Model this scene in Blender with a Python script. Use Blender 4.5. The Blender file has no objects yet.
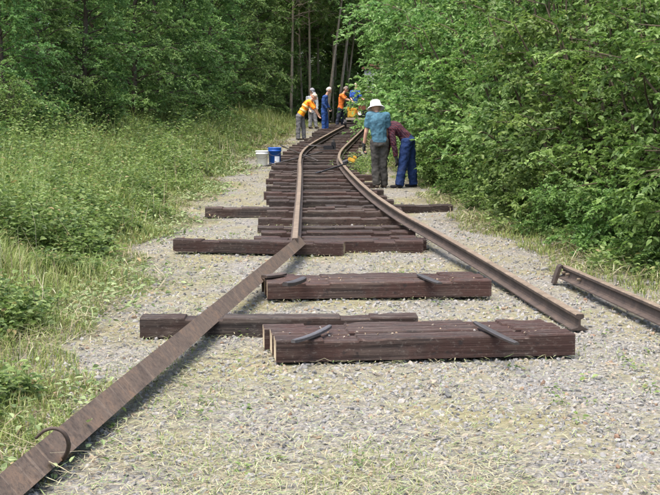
import bpy, bmesh, math, random
import numpy as np
from mathutils import Vector, Matrix

# ------------------------------------------------------------------ camera, sky, sun, exposure
S = bpy.context.scene
C = S.collection
EYE = 1.6
FPX, CXP, CYP, HORY = 1150.0, 330.0, 247.5, 129.0      # focal length and horizon, in photograph pixels
PITCH = math.atan((CYP - HORY) / FPX)
cd = bpy.data.cameras.new('camera'); cam = bpy.data.objects.new('camera', cd); C.objects.link(cam)
cam.location = (0, 0, EYE); cam.rotation_euler = (math.pi / 2 - PITCH, 0, 0)
cd.sensor_width = 36; cd.lens = FPX / 660 * 36; cd.clip_start = 0.1; cd.clip_end = 3000
S.camera = cam

SUN_EL, SUN_AZ = math.radians(72), math.radians(-135)     # azimuth measured from +Y (view direction) towards +X
world = bpy.data.worlds.new('World'); S.world = world; world.use_nodes = True
wn = world.node_tree.nodes; wl = world.node_tree.links
bg = wn['Background']; sky = wn.new('ShaderNodeTexSky'); sky.sky_type = 'NISHITA'; sky.sun_disc = False
sky.sun_elevation = SUN_EL; sky.sun_rotation = SUN_AZ; sky.air_density = 1.0; sky.dust_density = 5.0; sky.ozone_density = 0.4
wl.new(sky.outputs[0], bg.inputs[0]); bg.inputs[1].default_value = 0.15
sd = bpy.data.lights.new('sun', 'SUN'); sun = bpy.data.objects.new('sun', sd); C.objects.link(sun)
sd.energy = 1.15; sd.angle = math.radians(42); sd.color = (1.0, 0.97, 0.92)
sv = Vector((math.sin(SUN_AZ) * math.cos(SUN_EL), math.cos(SUN_AZ) * math.cos(SUN_EL), math.sin(SUN_EL)))
sun.rotation_euler = (-sv).to_track_quat('-Z', 'Y').to_euler()
S.view_settings.view_transform = 'Standard'; S.view_settings.look = 'None'
S.view_settings.gamma = 1.0; S.view_settings.exposure = 1.78; S.view_settings.use_curve_mapping = False

S.cycles.max_bounces = 4; S.cycles.diffuse_bounces = 2; S.cycles.glossy_bounces = 1; S.cycles.transmission_bounces = 2
R = np.random.default_rng(11)
random.seed(5)

# ------------------------------------------------------------------ terrain profile and pixel -> place
_py = np.array([0, 8, 12.3, 14.4, 18.8, 23.7, 30, 36, 42, 48, 56, 70, 100, 400.])
_pz = np.array([0, 0, 0.02, 0.09, 0.22, 0.40, 0.68, 0.95, 1.22, 1.60, 1.85, 2.0, 2.2, 4.0])
_ty = np.linspace(0, 400, 4001); _tz = np.interp(_ty, _py, _pz)
_k = np.exp(-0.5 * (np.arange(-25, 26) / 9.0) ** 2); _k /= _k.sum()
_tz = np.convolve(np.pad(_tz, 25, mode='edge'), _k, mode='valid')
def sm(a, b, x):
    t = np.clip((x - a) / (b - a), 0, 1); return t * t * (3 - 2 * t)
def ledge0(y): return np.interp(y, [0, 5, 9, 15, 21, 33, 42, 60], [-1.4, -1.55, -1.95, -2.45, -2.5, -2.3, -1.5, -0.6])
def tz(x, y):
    x = np.asarray(x, float); y = np.asarray(y, float)
    z = np.interp(y, _ty, _tz)
    le = ledge0(y)
    z = z + 0.85 * sm(0.2, 4.8, le - x) + 0.35 * sm(2.6, 6.0, x)
    z = z + 0.012 * np.sin(2.1 * x + 0.7 * y) * np.sin(1.3 * y - 0.4 * x) + 0.006 * np.sin(7 * x + 1) * np.sin(6.1 * y)
    return z
def ledge(y):        # left border of the ballast
    return np.interp(y, [0, 5, 9, 15, 21, 33, 42, 60], [-1.4, -1.55, -1.95, -2.45, -2.5, -2.3, -1.5, -0.6]) + 0.17 * np.sin(1.15 * y + 0.6) + 0.10 * np.sin(2.9 * y) + 0.05 * np.sin(6.3 * y + 2)
def redge(y):        # right border of the ballast
    return np.interp(y, [0, 5, 11, 14, 18, 24, 32, 42, 60], [4.5, 4.0, 3.1, 2.6, 2.1, 1.95, 1.3, 1.3, 2.2]) + 0.15 * np.sin(1.4 * y) + 0.1 * np.sin(3.3 * y + 1)
_cp, _sp = math.cos(PITCH), math.sin(PITCH)
def ray(u, v):
    a = (u - CXP) / FPX; b = (CYP - v) / FPX
    return Vector((a, _cp + b * _sp, -_sp + b * _cp))
def P(u, v, h=0.0):  # the point seen at pixel (u, v), h metres above the ground
    d = ray(u, v); t = 2.0
    while t < 300:
        if EYE + d.z * t < float(tz(d.x * t, d.y * t)) + h: break
        t += 0.1
    lo, hi = t - 0.1, t
    for _ in range(20):
        m = (lo + hi) / 2
        if EYE + d.z * m < float(tz(d.x * m, d.y * m)) + h: hi = m
        else: lo = m
    return Vector((d.x * hi, d.y * hi, EYE + d.z * hi))
def PD(u, v, D):     # the point seen at pixel (u, v) at distance D
    d = ray(u, v); t = D / d.y
    return Vector((d.x * t, D, EYE + d.z * t))
def XD(u, D): return (u - CXP) / FPX * D

# ------------------------------------------------------------------ helpers: objects
def props(o, label=None, cat=None, group=None, kind=None):
    if label: o['label'] = label
    if cat: o['category'] = cat
    if group: o['group'] = group
    if kind: o['kind'] = kind
    return o
def empty(name, loc, label, cat, group=None, rz=0.0):
    o = bpy.data.objects.new(name, None); o.empty_display_size = 0.2; C.objects.link(o)
    o.location = loc; o.rotation_euler = (0, 0, rz); return props(o, label, cat, group)
def link(name, me, parent=None, loc=None, rot=None):
    o = bpy.data.objects.new(name, me); C.objects.link(o)
    if parent: o.parent = parent
    if loc is not None: o.location = loc
    if rot is not None: o.rotation_euler = rot
    return o
def arrmesh(name, V, F, mat, attr=None, smooth=False):
    """mesh from arrays; F is (n,k) or a list of such arrays; attr = per-face float"""
    Fs = [F] if isinstance(F, np.ndarray) else [f for f in F if len(f)]
    me = bpy.data.meshes.new(name); V = np.asarray(V, np.float32)
    me.vertices.add(len(V)); me.vertices.foreach_set('co', V.ravel())
    nl = sum(f.size for f in Fs); nf = sum(len(f) for f in Fs)
    me.loops.add(nl); me.loops.foreach_set('vertex_index', np.concatenate([f.ravel() for f in Fs]).astype(np.int32))
    tot = np.concatenate([np.full(len(f), f.shape[1]) for f in Fs])
    me.polygons.add(nf); me.polygons.foreach_set('loop_start', (np.cumsum(tot) - tot).astype(np.int32))
    try: me.polygons.foreach_set('loop_total', tot.astype(np.int32))
    except Exception: pass
    me.polygons.foreach_set('use_smooth', np.full(nf, smooth))
    if attr is not None:
        a = me.attributes.new('v', 'FLOAT', 'FACE'); a.data.foreach_set('value', np.asarray(attr, np.float32))
    me.update(calc_edges=True); me.validate()
    for m in (mat if isinstance(mat, (list, tuple)) else [mat]): me.materials.append(m)
    return me
def bmmesh(name, bm, mat, smooth=False):
    me = bpy.data.meshes.new(name); bmesh.ops.recalc_face_normals(bm, faces=bm.faces[:])
    if smooth:
        for f in bm.faces: f.smooth = True
    bm.to_mesh(me); bm.free()
    for m in (mat if isinstance(mat, (list, tuple)) else [mat]): me.materials.append(m)
    return me
def tube_arr(paths, sides=6):
    """tapered tubes along polylines; paths = [(pts, radii)]"""
    V, F, n0 = [], [], 0
    for pts, rad in paths:
        p = np.array([tuple(q) for q in pts], float); n = len(p)
        t = np.gradient(p, axis=0); t /= np.linalg.norm(t, axis=1)[:, None] + 1e-9
        ref = np.array([0, 0, 1.0]) if abs(t[0, 2]) < 0.85 else np.array([1.0, 0, 0])
        u = np.cross(t, ref); u /= np.linalg.norm(u, axis=1)[:, None] + 1e-9; w = np.cross(t, u)
        a = np.arange(sides) / sides * 2 * np.pi
        r = np.asarray(rad, float)[:, None, None]
        ring = p[:, None] + r * (np.cos(a)[None, :, None] * u[:, None] + np.sin(a)[None, :, None] * w[:, None])
        V.append(ring.reshape(-1, 3))
        i = np.arange(n - 1)[:, None] * sides + np.arange(sides)[None]
        j = np.arange(n - 1)[:, None] * sides + (np.arange(sides)[None] + 1) % sides
        F.append(np.stack([i, j, j + sides, i + sides], -1).reshape(-1, 4) + n0)
        # caps as quads/tris folded to quads
        V.append(p[[0, -1]]); c0 = n0 + n * sides
        k = np.arange(sides); k2 = (k + 1) % sides
        F.append(np.stack([k2 + n0, k + n0, np.full(sides, c0), np.full(sides, c0)], -1)[:, [0, 1, 2, 2]][:, :4])
        F.append(np.stack([k + n0 + (n - 1) * sides, k2 + n0 + (n - 1) * sides, np.full(sides, c0 + 1), np.full(sides, c0 + 1)], -1))
        n0 += n * sides + 2
    F = np.concatenate(F); deg = F[:, 2] == F[:, 3]
    return np.concatenate(V), F[~deg], F[deg][:, :3]
def tubes(name, paths, mat, sides=6, parent=None, smooth=True):
    V, Q, T = tube_arr(paths, sides)
    if parent is not None: V = V - np.array(parent.location)
    return link(name, arrmesh(name, V, [Q, T], mat, None, smooth), parent)
def box_bm(bm, c, s, rot=None, bev=0.0):
    r = bmesh.ops.create_cube(bm, size=1); M = Matrix.Translation(c) @ (rot.to_4x4() if rot else Matrix()) @ Matrix.Diagonal((*s, 1))
    bmesh.ops.transform(bm, matrix=M, verts=r['verts'])
    if bev:
        es = list({e for v in r['verts'] for e in v.link_edges}); bmesh.ops.bevel(bm, geom=es, offset=bev, segments=2, affect='EDGES')
def cyl_bm(bm, a, b, r0, r1=None, seg=14):
    a, b = Vector(a), Vector(b); d = b - a
    M = Matrix.Translation((a + b) / 2) @ d.to_track_quat('Z', 'Y').to_matrix().to_4x4()
    bmesh.ops.create_cone(bm, cap_ends=True, segments=seg, radius1=r0, radius2=r0 if r1 is None else r1, depth=d.length, matrix=M)
def lathe_bm(bm, prof, seg=24, close=False):
    rings = [[bm.verts.new((r * math.cos(2 * math.pi * k / seg), r * math.sin(2 * math.pi * k / seg), z)) for k in range(seg)] for r, z in prof]
    for a, b in zip(rings, rings[1:]):
        for k in range(seg): bm.faces.new((a[k], a[(k + 1) % seg], b[(k + 1) % seg], b[k]))
    for rg, fl in ((rings[0], True), (rings[-1], False)):
        if close: bm.faces.new(rg[::-1] if fl else rg)
def catmull(pts, n):
    p = np.array([tuple(q) for q in pts], float); p = np.vstack([2 * p[0] - p[1], p, 2 * p[-1] - p[-2]])
    out = []
    for i in range(1, len(p) - 2):
        for t in np.linspace(0, 1, n, endpoint=False):
            a, b, c, d = p[i - 1:i + 3]
            out.append(0.5 * (2 * b + (c - a) * t + (2 * a - 5 * b + 4 * c - d) * t * t + (3 * b - a - 3 * c + d) * t ** 3))
    out.append(p[-2]); return np.array(out)

# ------------------------------------------------------------------ helpers: materials
class NT:
    def __init__(s, name):
        s.m = bpy.data.materials.new(name); s.m.use_nodes = True; s.n = s.m.node_tree.nodes; s.l = s.m.node_tree.links
        s.b = s.n['Principled BSDF']
    def new(s, t, **k):
        n = s.n.new(t)
        for a, v in k.items(): setattr(n, a, v)
        return n
    def put(s, sock, v):
        if hasattr(v, 'is_linked') or isinstance(v, bpy.types.NodeSocket): s.l.new(v, sock)
        else: sock.default_value = v
    def coords(s, scale=(1, 1, 1), src='Object'):
        tc = s.new('ShaderNodeTexCoord'); mp = s.new('ShaderNodeMapping'); mp.inputs['Scale'].default_value = scale
        s.l.new(tc.outputs[src], mp.inputs[0]); return mp.outputs[0]
    def noise(s, vec, scale, detail=4, rough=0.6, dist=0.0):
        n = s.new('ShaderNodeTexNoise'); n.inputs['Scale'].default_value = scale; n.inputs['Detail'].default_value = detail
        n.inputs['Roughness'].default_value = rough; n.inputs['Distortion'].default_value = dist
        if vec is not None: s.l.new(vec, n.inputs['Vector'])
        return n.outputs['Fac']
    def ramp(s, fac, stops):
        r = s.new('ShaderNodeValToRGB'); s.l.new(fac, r.inputs[0]); e = r.color_ramp.elements
        while len(e) < len(stops): e.new(0.5)
        for k, (p, c) in enumerate(stops): e[k].position = p; e[k].color = (*c, 1) if len(c) == 3 else c
        return r.outputs[0]
    def mix(s, fac, a, b, mode='MIX'):
        n = s.new('ShaderNodeMix', data_type='RGBA', blend_type=mode)
        s.put(n.inputs[0], fac)
        for sock, v in ((n.inputs[6], a), (n.inputs[7], b)):
            s.put(sock, v if not isinstance(v, tuple) else ((*v, 1) if len(v) == 3 else v))
        return n.outputs[2]
    def math(s, op, a, b=0.0):
        n = s.new('ShaderNodeMath', operation=op); s.put(n.inputs[0], a); s.put(n.inputs[1], b); return n.outputs[0]
    def attr(s, name='v'):
        n = s.new('ShaderNodeAttribute', attribute_name=name); return n.outputs['Fac']
    def bump(s, h, strength=0.3, dist=0.02):
        n = s.new('ShaderNodeBump'); n.inputs['Strength'].default_value = strength; n.inputs['Distance'].default_value = dist
        s.l.new(h, n.inputs['Height']); s.l.new(n.outputs[0], s.b.inputs['Normal'])
    def done(s, col=None, rough=0.8, metal=0.0, spec=0.3):
        if col is not None: s.put(s.b.inputs['Base Color'], (*col, 1) if isinstance(col, tuple) and len(col) == 3 else col)
        s.put(s.b.inputs['Roughness'], rough); s.b.inputs['Metallic'].default_value = metal
        s.b.inputs['Specular IOR Level'].default_value = spec; return s.m
def plain(name, col, rough=0.7, var=0.25, scale=20, metal=0.0, bump=0.15, spec=0.3):
    t = NT(name); v = t.coords(); n = t.noise(v, scale)
    c = t.ramp(n, [(0.25, tuple(x * (1 - var) for x in col)), (0.75, tuple(min(1, x * (1 + var)) for x in col))])
    if bump: t.bump(n, bump, 0.01)
    return t.done(c, rough, metal, spec)
def leafmat(name, dark, light, yellow, trans=0.35, rnd=0.25, rough=0.5):
    t = NT(name); v = t.attr()
    c = t.ramp(v, [(0.0, dark), (0.72, light), (0.97, light), (1.0, yellow)])
    oi = t.new('ShaderNodeObjectInfo'); h = t.new('ShaderNodeHueSaturation')
    k = t.math('MULTIPLY_ADD', oi.outputs['Random'], rnd); t.n[k.node.name].inputs[2].default_value = 1 - rnd / 2
    t.l.new(k, h.inputs['Value']); t.l.new(c, h.inputs['Color'])
    k2 = t.math('MULTIPLY_ADD', oi.outputs['Random'], 0.03); k2.node.inputs[2].default_value = 0.474
    t.l.new(k2, h.inputs['Hue']); h.inputs['Saturation'].default_value = 0.98
    c = h.outputs[0]
    t.done(c, rough, 0, 0.35)
    tr = t.new('ShaderNodeBsdfTranslucent'); br = t.mix(0.5, c, (0.5, 0.75, 0.12), 'MULTIPLY')
    tc = t.mix(0.6, c, br); t.l.new(tc, tr.inputs[0])
    mx = t.new('ShaderNodeMixShader'); mx.inputs[0].default_value = trans
    t.l.new(t.b.outputs[0], mx.inputs[1]); t.l.new(tr.outputs[0], mx.inputs[2])
    t.l.new(mx.outputs[0], t.n['Material Output'].inputs[0]); return t.m

# ground: ballast dust, dry litter and soil, patchy
t = NT('ground_soil'); v = t.coords()
n1 = t.noise(v, 0.9, 5); n2 = t.noise(v, 14, 6, 0.7); n3 = t.noise(v, 45, 3)
grit = t.ramp(n3, [(0.3, (0.08, 0.074, 0.064)), (0.5, (0.165, 0.158, 0.14)), (0.72, (0.27, 0.262, 0.24))])
straw = t.ramp(n2, [(0.3, (0.10, 0.09, 0.05)), (0.7, (0.24, 0.225, 0.135))])
vc = t.new('ShaderNodeAttribute', attribute_name='bed'); bedf = vc.outputs['Fac']
soil = t.ramp(n2, [(0.3, (0.035, 0.028, 0.015)), (0.6, (0.08, 0.075, 0.03)), (0.8, (0.12, 0.11, 0.045))])
c = t.mix(t.ramp(n1, [(0.42, (0, 0, 0)), (0.62, (1, 1, 1))]), grit, straw)
c = t.mix(bedf, soil, c); t.bump(t.math('ADD', n2, n3), 0.6, 0.03); M_GROUND = t.done(c, 0.95, 0, 0.1)

t = NT('gravel_stone'); v = t.attr(); n = t.noise(t.coords(), 60, 3)
c = t.ramp(v, [(0.0, (0.088, 0.085, 0.082)), (0.25, (0.16, 0.157, 0.15)), (0.55, (0.22, 0.217, 0.207)), (0.8, (0.29, 0.283, 0.267)), (0.92, (0.28, 0.22, 0.15)), (1.0, (0.2, 0.13, 0.09))])
c = t.mix(0.35, c, t.ramp(n, [(0.3, (0.35, 0.33, 0.3)), (0.7, (1, 1, 1))]), 'MULTIPLY'); M_GRAVEL = t.done(c, 0.9, 0, 0.2)
t = NT('dry_straw'); v = t.attr()
c = t.ramp(v, [(0.0, (0.10, 0.075, 0.045)), (0.4, (0.23, 0.20, 0.125)), (0.65, (0.30, 0.285, 0.19)), (0.85, (0.19, 0.23, 0.10)), (1.0, (0.10, 0.18, 0.06))])
M_STRAW = t.done(c, 0.85, 0, 0.2)
M_GRASS = leafmat('grass_blade', (0.08, 0.125, 0.03), (0.235, 0.29, 0.085), (0.30, 0.235, 0.12), 0.42, 0)
M_WEED = leafmat('weed_leaf', (0.05, 0.12, 0.03), (0.21, 0.33, 0.10), (0.30, 0.25, 0.10), 0.45, 0.1)
M_CUT = leafmat('wilted_leaf', (0.09, 0.14, 0.04), (0.24, 0.30, 0.13), (0.36, 0.26, 0.12), 0.25, 0.1)
M_LEAF_R = leafmat('leaf_mid_green', (0.06, 0.135, 0.03), (0.185, 0.31, 0.08), (0.31, 0.40, 0.12), 0.45)
M_LEAF_B = leafmat('leaf_bright_green', (0.07, 0.165, 0.042), (0.225, 0.38, 0.12), (0.34, 0.45, 0.16), 0.47)
M_LEAF_D = leafmat('leaf_dark_green', (0.055, 0.125, 0.03), (0.185, 0.30, 0.08), (0.28, 0.36, 0.10), 0.48)
M_BARK = plain('bark_grey_brown', (0.085, 0.068, 0.05), 0.95, 0.45, 18, bump=0.6)
M_BARKP = plain('bark_pale', (0.24, 0.205, 0.15), 0.95, 0.4, 14, bump=0.5)
M_TWIG = plain('twig_brown', (0.075, 0.06, 0.038), 0.9, 0.4, 18, bump=0.4)
M_STEM = plain('green_stem', (0.12, 0.16, 0.05), 0.8, 0.3, 30)

def woodmat(name, lo, hi, red):
    t = NT(name); v = t.coords((0.45, 22, 22)); oi = t.new('ShaderNodeObjectInfo')
    add = t.new('ShaderNodeVectorMath', operation='ADD'); t.l.new(v, add.inputs[0])
    cr = t.new('ShaderNodeCombineXYZ'); t.l.new(t.math('MULTIPLY', oi.outputs['Random'], 40.0), cr.inputs[0]); t.l.new(cr.outputs[0], add.inputs[1])
    n = t.noise(add.outputs[0], 1.7, 7, 0.7, 0.12); nb = t.noise(t.coords((2.2, 3, 3)), 1.5, 4)
    c = t.ramp(n, [(0.28, tuple(x * 0.35 for x in lo)), (0.45, lo), (0.72, hi)])
    c = t.mix(t.ramp(nb, [(0.42, (0, 0, 0)), (0.6, (0.8, 0.8, 0.8))]), c, t.mix(n, tuple(x * 0.4 for x in red), red))
    h = t.new('ShaderNodeHueSaturation'); t.l.new(c, h.inputs['Color'])
    k = t.math('MULTIPLY_ADD', oi.outputs['Random'], 0.8); k.node.inputs[2].default_value = 0.65
    t.l.new(k, h.inputs['Value'])
    st = t.noise(t.coords((3, 5, 5)), 2.6, 5, 0.7); hc = t.mix(t.ramp(st, [(0.58, (0, 0, 0)), (0.66, (0.85, 0.85, 0.85))]), h.outputs[0], (0.016, 0.013, 0.012))
    du = t.noise(t.coords((5, 9, 9)), 5.0, 5, 0.75); hc = t.mix(t.ramp(du, [(0.56, (0, 0, 0)), (0.72, (0.55, 0.55, 0.55))]), hc, (0.19, 0.165, 0.14))
    t.bump(n, 0.8, 0.014); return t.done(hc, 0.78, 0, 0.3)
M_TIE = woodmat('weathered_sleeper_wood', (0.021, 0.016, 0.0135), (0.10, 0.079, 0.063), (0.042, 0.022, 0.016))
M_TIER = woodmat('red_brown_sleeper_wood', (0.021, 0.0135, 0.011), (0.096, 0.068, 0.054), (0.050, 0.022, 0.016))
t = NT('sawn_end_grain'); n = t.noise(t.coords(), 9, 4); c = t.ramp(n, [(0.40, (0.12, 0.06, 0.04)), (0.52, (0.42, 0.34, 0.22)), (0.7, (0.55, 0.46, 0.32))]); M_END = t.done(c, 0.9)
def rustmat(name, a, b, cc, rough=0.75):
    t = NT(name); v = t.coords(); n = t.noise(v, 7, 6, 0.7); n2 = t.noise(v, 70, 4)
    c = t.ramp(n, [(0.3, a), (0.52, b), (0.75, cc)]); c = t.mix(0.4, c, t.ramp(n2, [(0.3, (0.35, 0.3, 0.28)), (0.7, (1, 1, 1))]), 'MULTIPLY')
    t.bump(n2, 0.3, 0.006); return t.done(c, rough, 0.15, 0.4)
M_RUST = rustmat('rail_rust', (0.036, 0.027, 0.022), (0.068, 0.050, 0.039), (0.12, 0.085, 0.062))
M_RUSTH = rustmat('rail_head_lit_tan_rust', (0.11, 0.082, 0.056), (0.18, 0.14, 0.098), (0.25, 0.20, 0.145))  # lighter tan rust: the lit look of the rail tops is in this colour
M_RUSTF = None
t = NT('rail_foot_rust'); v = t.coords((1, 1, 1)); n = t.noise(v, 6, 6, 0.7)
cv = t.coords((0, 14, 0)); cv.node.inputs['Rotation'].default_value = (0, 0, math.radians(6.7)); st = t.noise(cv, 1.0, 4, 0.6); sp_ = t.noise(t.coords(), 38, 5, 0.75); c = t.ramp(n, [(0.3, (0.062, 0.045, 0.034)), (0.5, (0.105, 0.078, 0.058)), (0.72, (0.16, 0.105, 0.068))])
c = t.mix(t.ramp(st, [(0.60, (0, 0, 0)), (0.66, (0.5, 0.5, 0.5)), (0.72, (0, 0, 0))]), c, (0.21, 0.165, 0.125)); c = t.mix(t.ramp(st, [(0.34, (0.6, 0.6, 0.6)), (0.38, (0, 0, 0))]), c, (0.055, 0.04, 0.032))
c = t.mix(0.75, c, t.ramp(sp_, [(0.34, (0.42, 0.38, 0.36)), (0.5, (1, 1, 1)), (0.68, (1.35, 1.2, 1.05))]), 'MULTIPLY'); t.bump(sp_, 0.5, 0.006); M_RUSTF = t.done(c, 0.7, 0.15, 0.4)
M_IRON = plain('dark_iron', (0.055, 0.048, 0.044), 0.5, 0.3, 30, 0.3)
M_IRONB = plain('blue_grey_iron', (0.085, 0.08, 0.08), 0.5, 0.3, 30, 0.3)
M_BLACK = plain('black_steel', (0.02, 0.02, 0.022), 0.5, 0.2, 20, 0.2)

# ------------------------------------------------------------------ ground
fx = np.arange(-13, 13.01, 0.2); fy = np.arange(2.0, 70.01, 0.25)
ex = np.array([14, 16, 19, 24, 32, 50, 90, 180, 400.]); gx = np.concatenate([-ex[::-1], fx, ex])
gy = np.concatenate([[-60, -20, -6, 0], fy, [72, 76, 82, 90, 105, 140, 220, 400]])
X, Y = np.meshgrid(gx, gy); Z = tz(X, np.clip(Y, 0, 400))
V = np.stack([X, Y, Z], -1).reshape(-1, 3); nx, ny = len(gx), len(gy)
i = (np.arange(ny - 1)[:, None] * nx + np.arange(nx - 1)[None]).ravel()
gm = arrmesh('ground', V, np.stack([i, i + 1, i + nx + 1, i + nx], -1), M_GROUND, None, True)
xs, ys = V[:, 0], V[:, 1]; wob = 0.25 * np.sin(1.7 * ys) + 0.15 * np.sin(4.1 * ys + 1)
bed = sm(-0.5, 0.35, xs - ledge(ys) + wob) * sm(-0.6, 0.3, redge(ys) - xs + wob) * (1 - sm(44, 54, ys))
a = gm.attributes.new('bed', 'FLOAT', 'POINT'); a.data.foreach_set('value', bed.astype(np.float32))
props(link('ground', gm), kind='structure')

# ------------------------------------------------------------------ sleepers
TL, TW, TH = 2.08, 0.21, 0.15
def tie_mesh(seed, mats, notch=0.014):
    r = random.Random(seed); bm = bmesh.new(); nxs, nys, nzs = 30, 3, 2
    bmesh.ops.create_grid(bm, x_segments=1, y_segments=1, size=0.5); bm.clear()
    L = TL * (r.uniform(0.97, 1.03) if mats[1] is M_TIE else r.uniform(0.993, 1.007)); ph = [r.uniform(0, 6.3) for _ in range(8)]
    seat = [(-0.58 + r.uniform(-0.03, 0.03), r.uniform(0.10, 0.15)), (0.58 + r.uniform(-0.03, 0.03), r.uniform(0.10, 0.15))]
    dents = [(r.uniform(-L / 2, L / 2), r.uniform(0.03, 0.16), r.uniform(0.003, 0.012), r.choice((0, 1, 2))) for _ in range(6)]
    def shape(x, y, z):
        e = 0.0018 * math.sin(3 * x + ph[0]) + 0.0012 * math.sin(17 * x + ph[1])
        yy = y * (TW + e * 2) + 0.004 * math.sin(1.3 * x + ph[2]); zz = z * TH + (e if z > 0.5 else 0)
        if 0.2 > abs(y) > 0.1 and z > 0.8: yy += 0.012 * math.sin(2.3 * x + ph[5]) + 0.004 * math.sin(13 * x + ph[6]); zz -= 0.012 * (z < 0.95) * (1 + math.sin(4 * x + ph[7]))
        if z > 0.85:
            for sx, w in seat:
                if abs(x - sx) < w: zz -= notch
            zz += 0.0012 * math.sin(31 * x + 9 * y + ph[3])
        for dx, w, dp, side in dents:
            k = max(0, 1 - abs(x - dx) / w) * dp
            if k and side == 0 and y < -0.3 and z > 0.6: zz -= k
            if k and side == 1 and y < -0.3 and z > 0.3: yy += k
            if k and side == 2 and y > 0.3 and z > 0.6: zz -= k
        return (x, yy, zz)
    xs = [-L / 2 + L * k / nxs for k in range(nxs + 1)]
    xs = sorted(xs + [s + q * (w + d) for s, w in seat for q in (-1, 1) for d in (-0.004, 0.004)])
    prof = [(-0.5, 0), (-0.5, 0.5), (-0.5, 0.93), (-0.46, 1), (-0.2, 1), (-0.175, 0.91), (-0.15, 1), (0.12, 1), (0.14, 0.9), (0.165, 1), (0.46, 1), (0.5, 0.93), (0.5, 0.5), (0.5, 0)]
    rings = [[bm.verts.new(shape(x, y, z)) for y, z in prof] for x in xs]
    for a, b in zip(rings, rings[1:]):
        for k in range(len(prof)):
            k2 = (k + 1) % len(prof); bm.faces.new((a[k], b[k], b[k2], a[k2]))
    for rg in (rings[0], rings[-1]):
        f = bm.faces.new(rg); ins = bmesh.ops.inset_region(bm, faces=[f], thickness=0.012, depth=-0.002); f.material_index = 1
    return bmmesh('sleeper', bm, mats)
TIES = [tie_mesh(s, [M_TIE, M_TIE]) for s in range(6)]
TIESR = [tie_mesh(s + 20, [M_TIER, M_END], 0.016) for s in range(6)]
def tie(me, x, y, yaw, label, group=None, z=None, roll=0.0, pitch=None, dz=0.0, name='railway_sleeper'):
    if z is None: z = float(tz(x, y))
    if pitch is None: pitch = math.atan((float(tz(x, y + 0.3)) - float(tz(x, y - 0.3))) / 0.6)
    o = link(name, me, None, (x, y, z + dz), (pitch, roll, yaw)); return props(o, label, 'sleeper', group)
def tie_px(me, ul, vl, ur, vr, label, dz=0.0, roll=0.0, yaw=None):
    a, b = P(ul, vl), P(ur, vr); m = (a + b) / 2; w = math.atan2(b.y - a.y, b.x - a.x) if yaw is None else yaw
    n = Vector((-math.sin(w), math.cos(w), 0)) * TW / 2
    return tie(me, m.x + n.x, m.y + n.y, w, label, None, roll=roll, dz=dz, pitch=0)
# the two low stacks, three sleepers side by side each
def stack(ul, vl, ur, vr, labs, seeds):
    a, b = P(ul, vl), P(ur, vr); m = (a + b) / 2; w = math.atan2(b.y - a.y, b.x - a.x); n = Vector((-math.sin(w), math.cos(w), 0)); tdir = Vector((math.cos(w), math.sin(w), 0))
    for k in range(3):
        q = m + n * (TW / 2 + k * (TW + 0.03)) + tdir * ((0, -0.02, -0.045)[k])
        tie(TIESR[seeds[k]], q.x, q.y, w + (0, 0.006, -0.005)[k], labs[k], 'sleepers in the two low stacks', z=float(tz(m.x, m.y)) + (0.03, 0.035, 0.028)[k], pitch=0)
    return m, w, n, tdir
ST1 = stack(275, 366, 576, 359.5, ['front red-brown sleeper of the stack nearest the camera', 'middle red-brown sleeper of the stack nearest the camera', 'back red-brown sleeper of the stack nearest the camera'], (0, 1, 2))
ST2 = stack(270, 303, 489, 301, ['front dark brown sleeper of the smaller, farther low stack', 'middle dark brown sleeper of the smaller, farther low stack', 'back dark brown sleeper of the smaller, farther low stack'], (3, 4, 5))
tie_px(TIES[0], 144, 340, 414, 340, 'single dark sleeper on the gravel under the tipped rail, behind the nearest stack', dz=0.005)
o = tie_px(TIESR[3], 171, 252, 348, 259, 'single dark red-brown sleeper before the track end, under the tipped rail', dz=0.03, yaw=-0.12)
o.rotation_euler.y = 0.012
tie(TIES[3], XD(205, 18.2) + 1.03, 18.2, 0.02, 'dark sleeper pulled out to the left of the track beside the grass', dz=0.01)
tie(TIES[5], XD(450, 18.9) - 1.0, 18.9, 0.10, 'dark sleeper end lying right of the right rail below the two men', dz=-0.02)

# track centre line
cl = [(13.9, 343, 250), (16, 336, 228), (18.5, 330, 205), (22, 322, 185), (27, 318, 163), (33, 322, 150), (38, 331, 142), (43, 341, 134), (49, 352, 127), (56, 368, 122), (64, 400, 118)]
_cy = np.array([c[0] for c in cl]); _cx = np.array([XD(c[1], c[0]) for c in cl])
def tcx(y): return float(np.interp(y, _cy, _cx))
y = 14.15; k = 0; rr = random.Random(3)
while y < 55:
    x = tcx(y); s = (tcx(y + 1) - tcx(y - 1)) / 2
    if k == 0: lab = 'reddish sleeper with the open front face, first of the laid track'
    elif k < 4: lab = ('second', 'third', 'fourth')[k - 1] + ' sleeper from the open front end of the laid track'
    else: lab = 'weathered dark brown sleeper laid across the old track bed'
    me = (TIES + TIES + TIESR[3:5])[rr.randrange(14)] if k > 2 else TIESR[(2, 1, 4)[k]]
    tie(me, x + rr.uniform(-0.13, 0.13) + (0.02 if k == 0 else 0), y + rr.uniform(-0.05, 0.05), -math.atan(s) * 0.6 + rr.uniform(-0.025, 0.025), lab, 'sleepers of the laid track' if k > 3 else None, dz=-0.02 + rr.uniform(-0.035, 0.015) + (0.03 if k == 0 else 0))
    y += (0.30, 0.38, 0.74)[k] if k < 3 else rr.uniform(0.66, 0.88); k += 1

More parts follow.
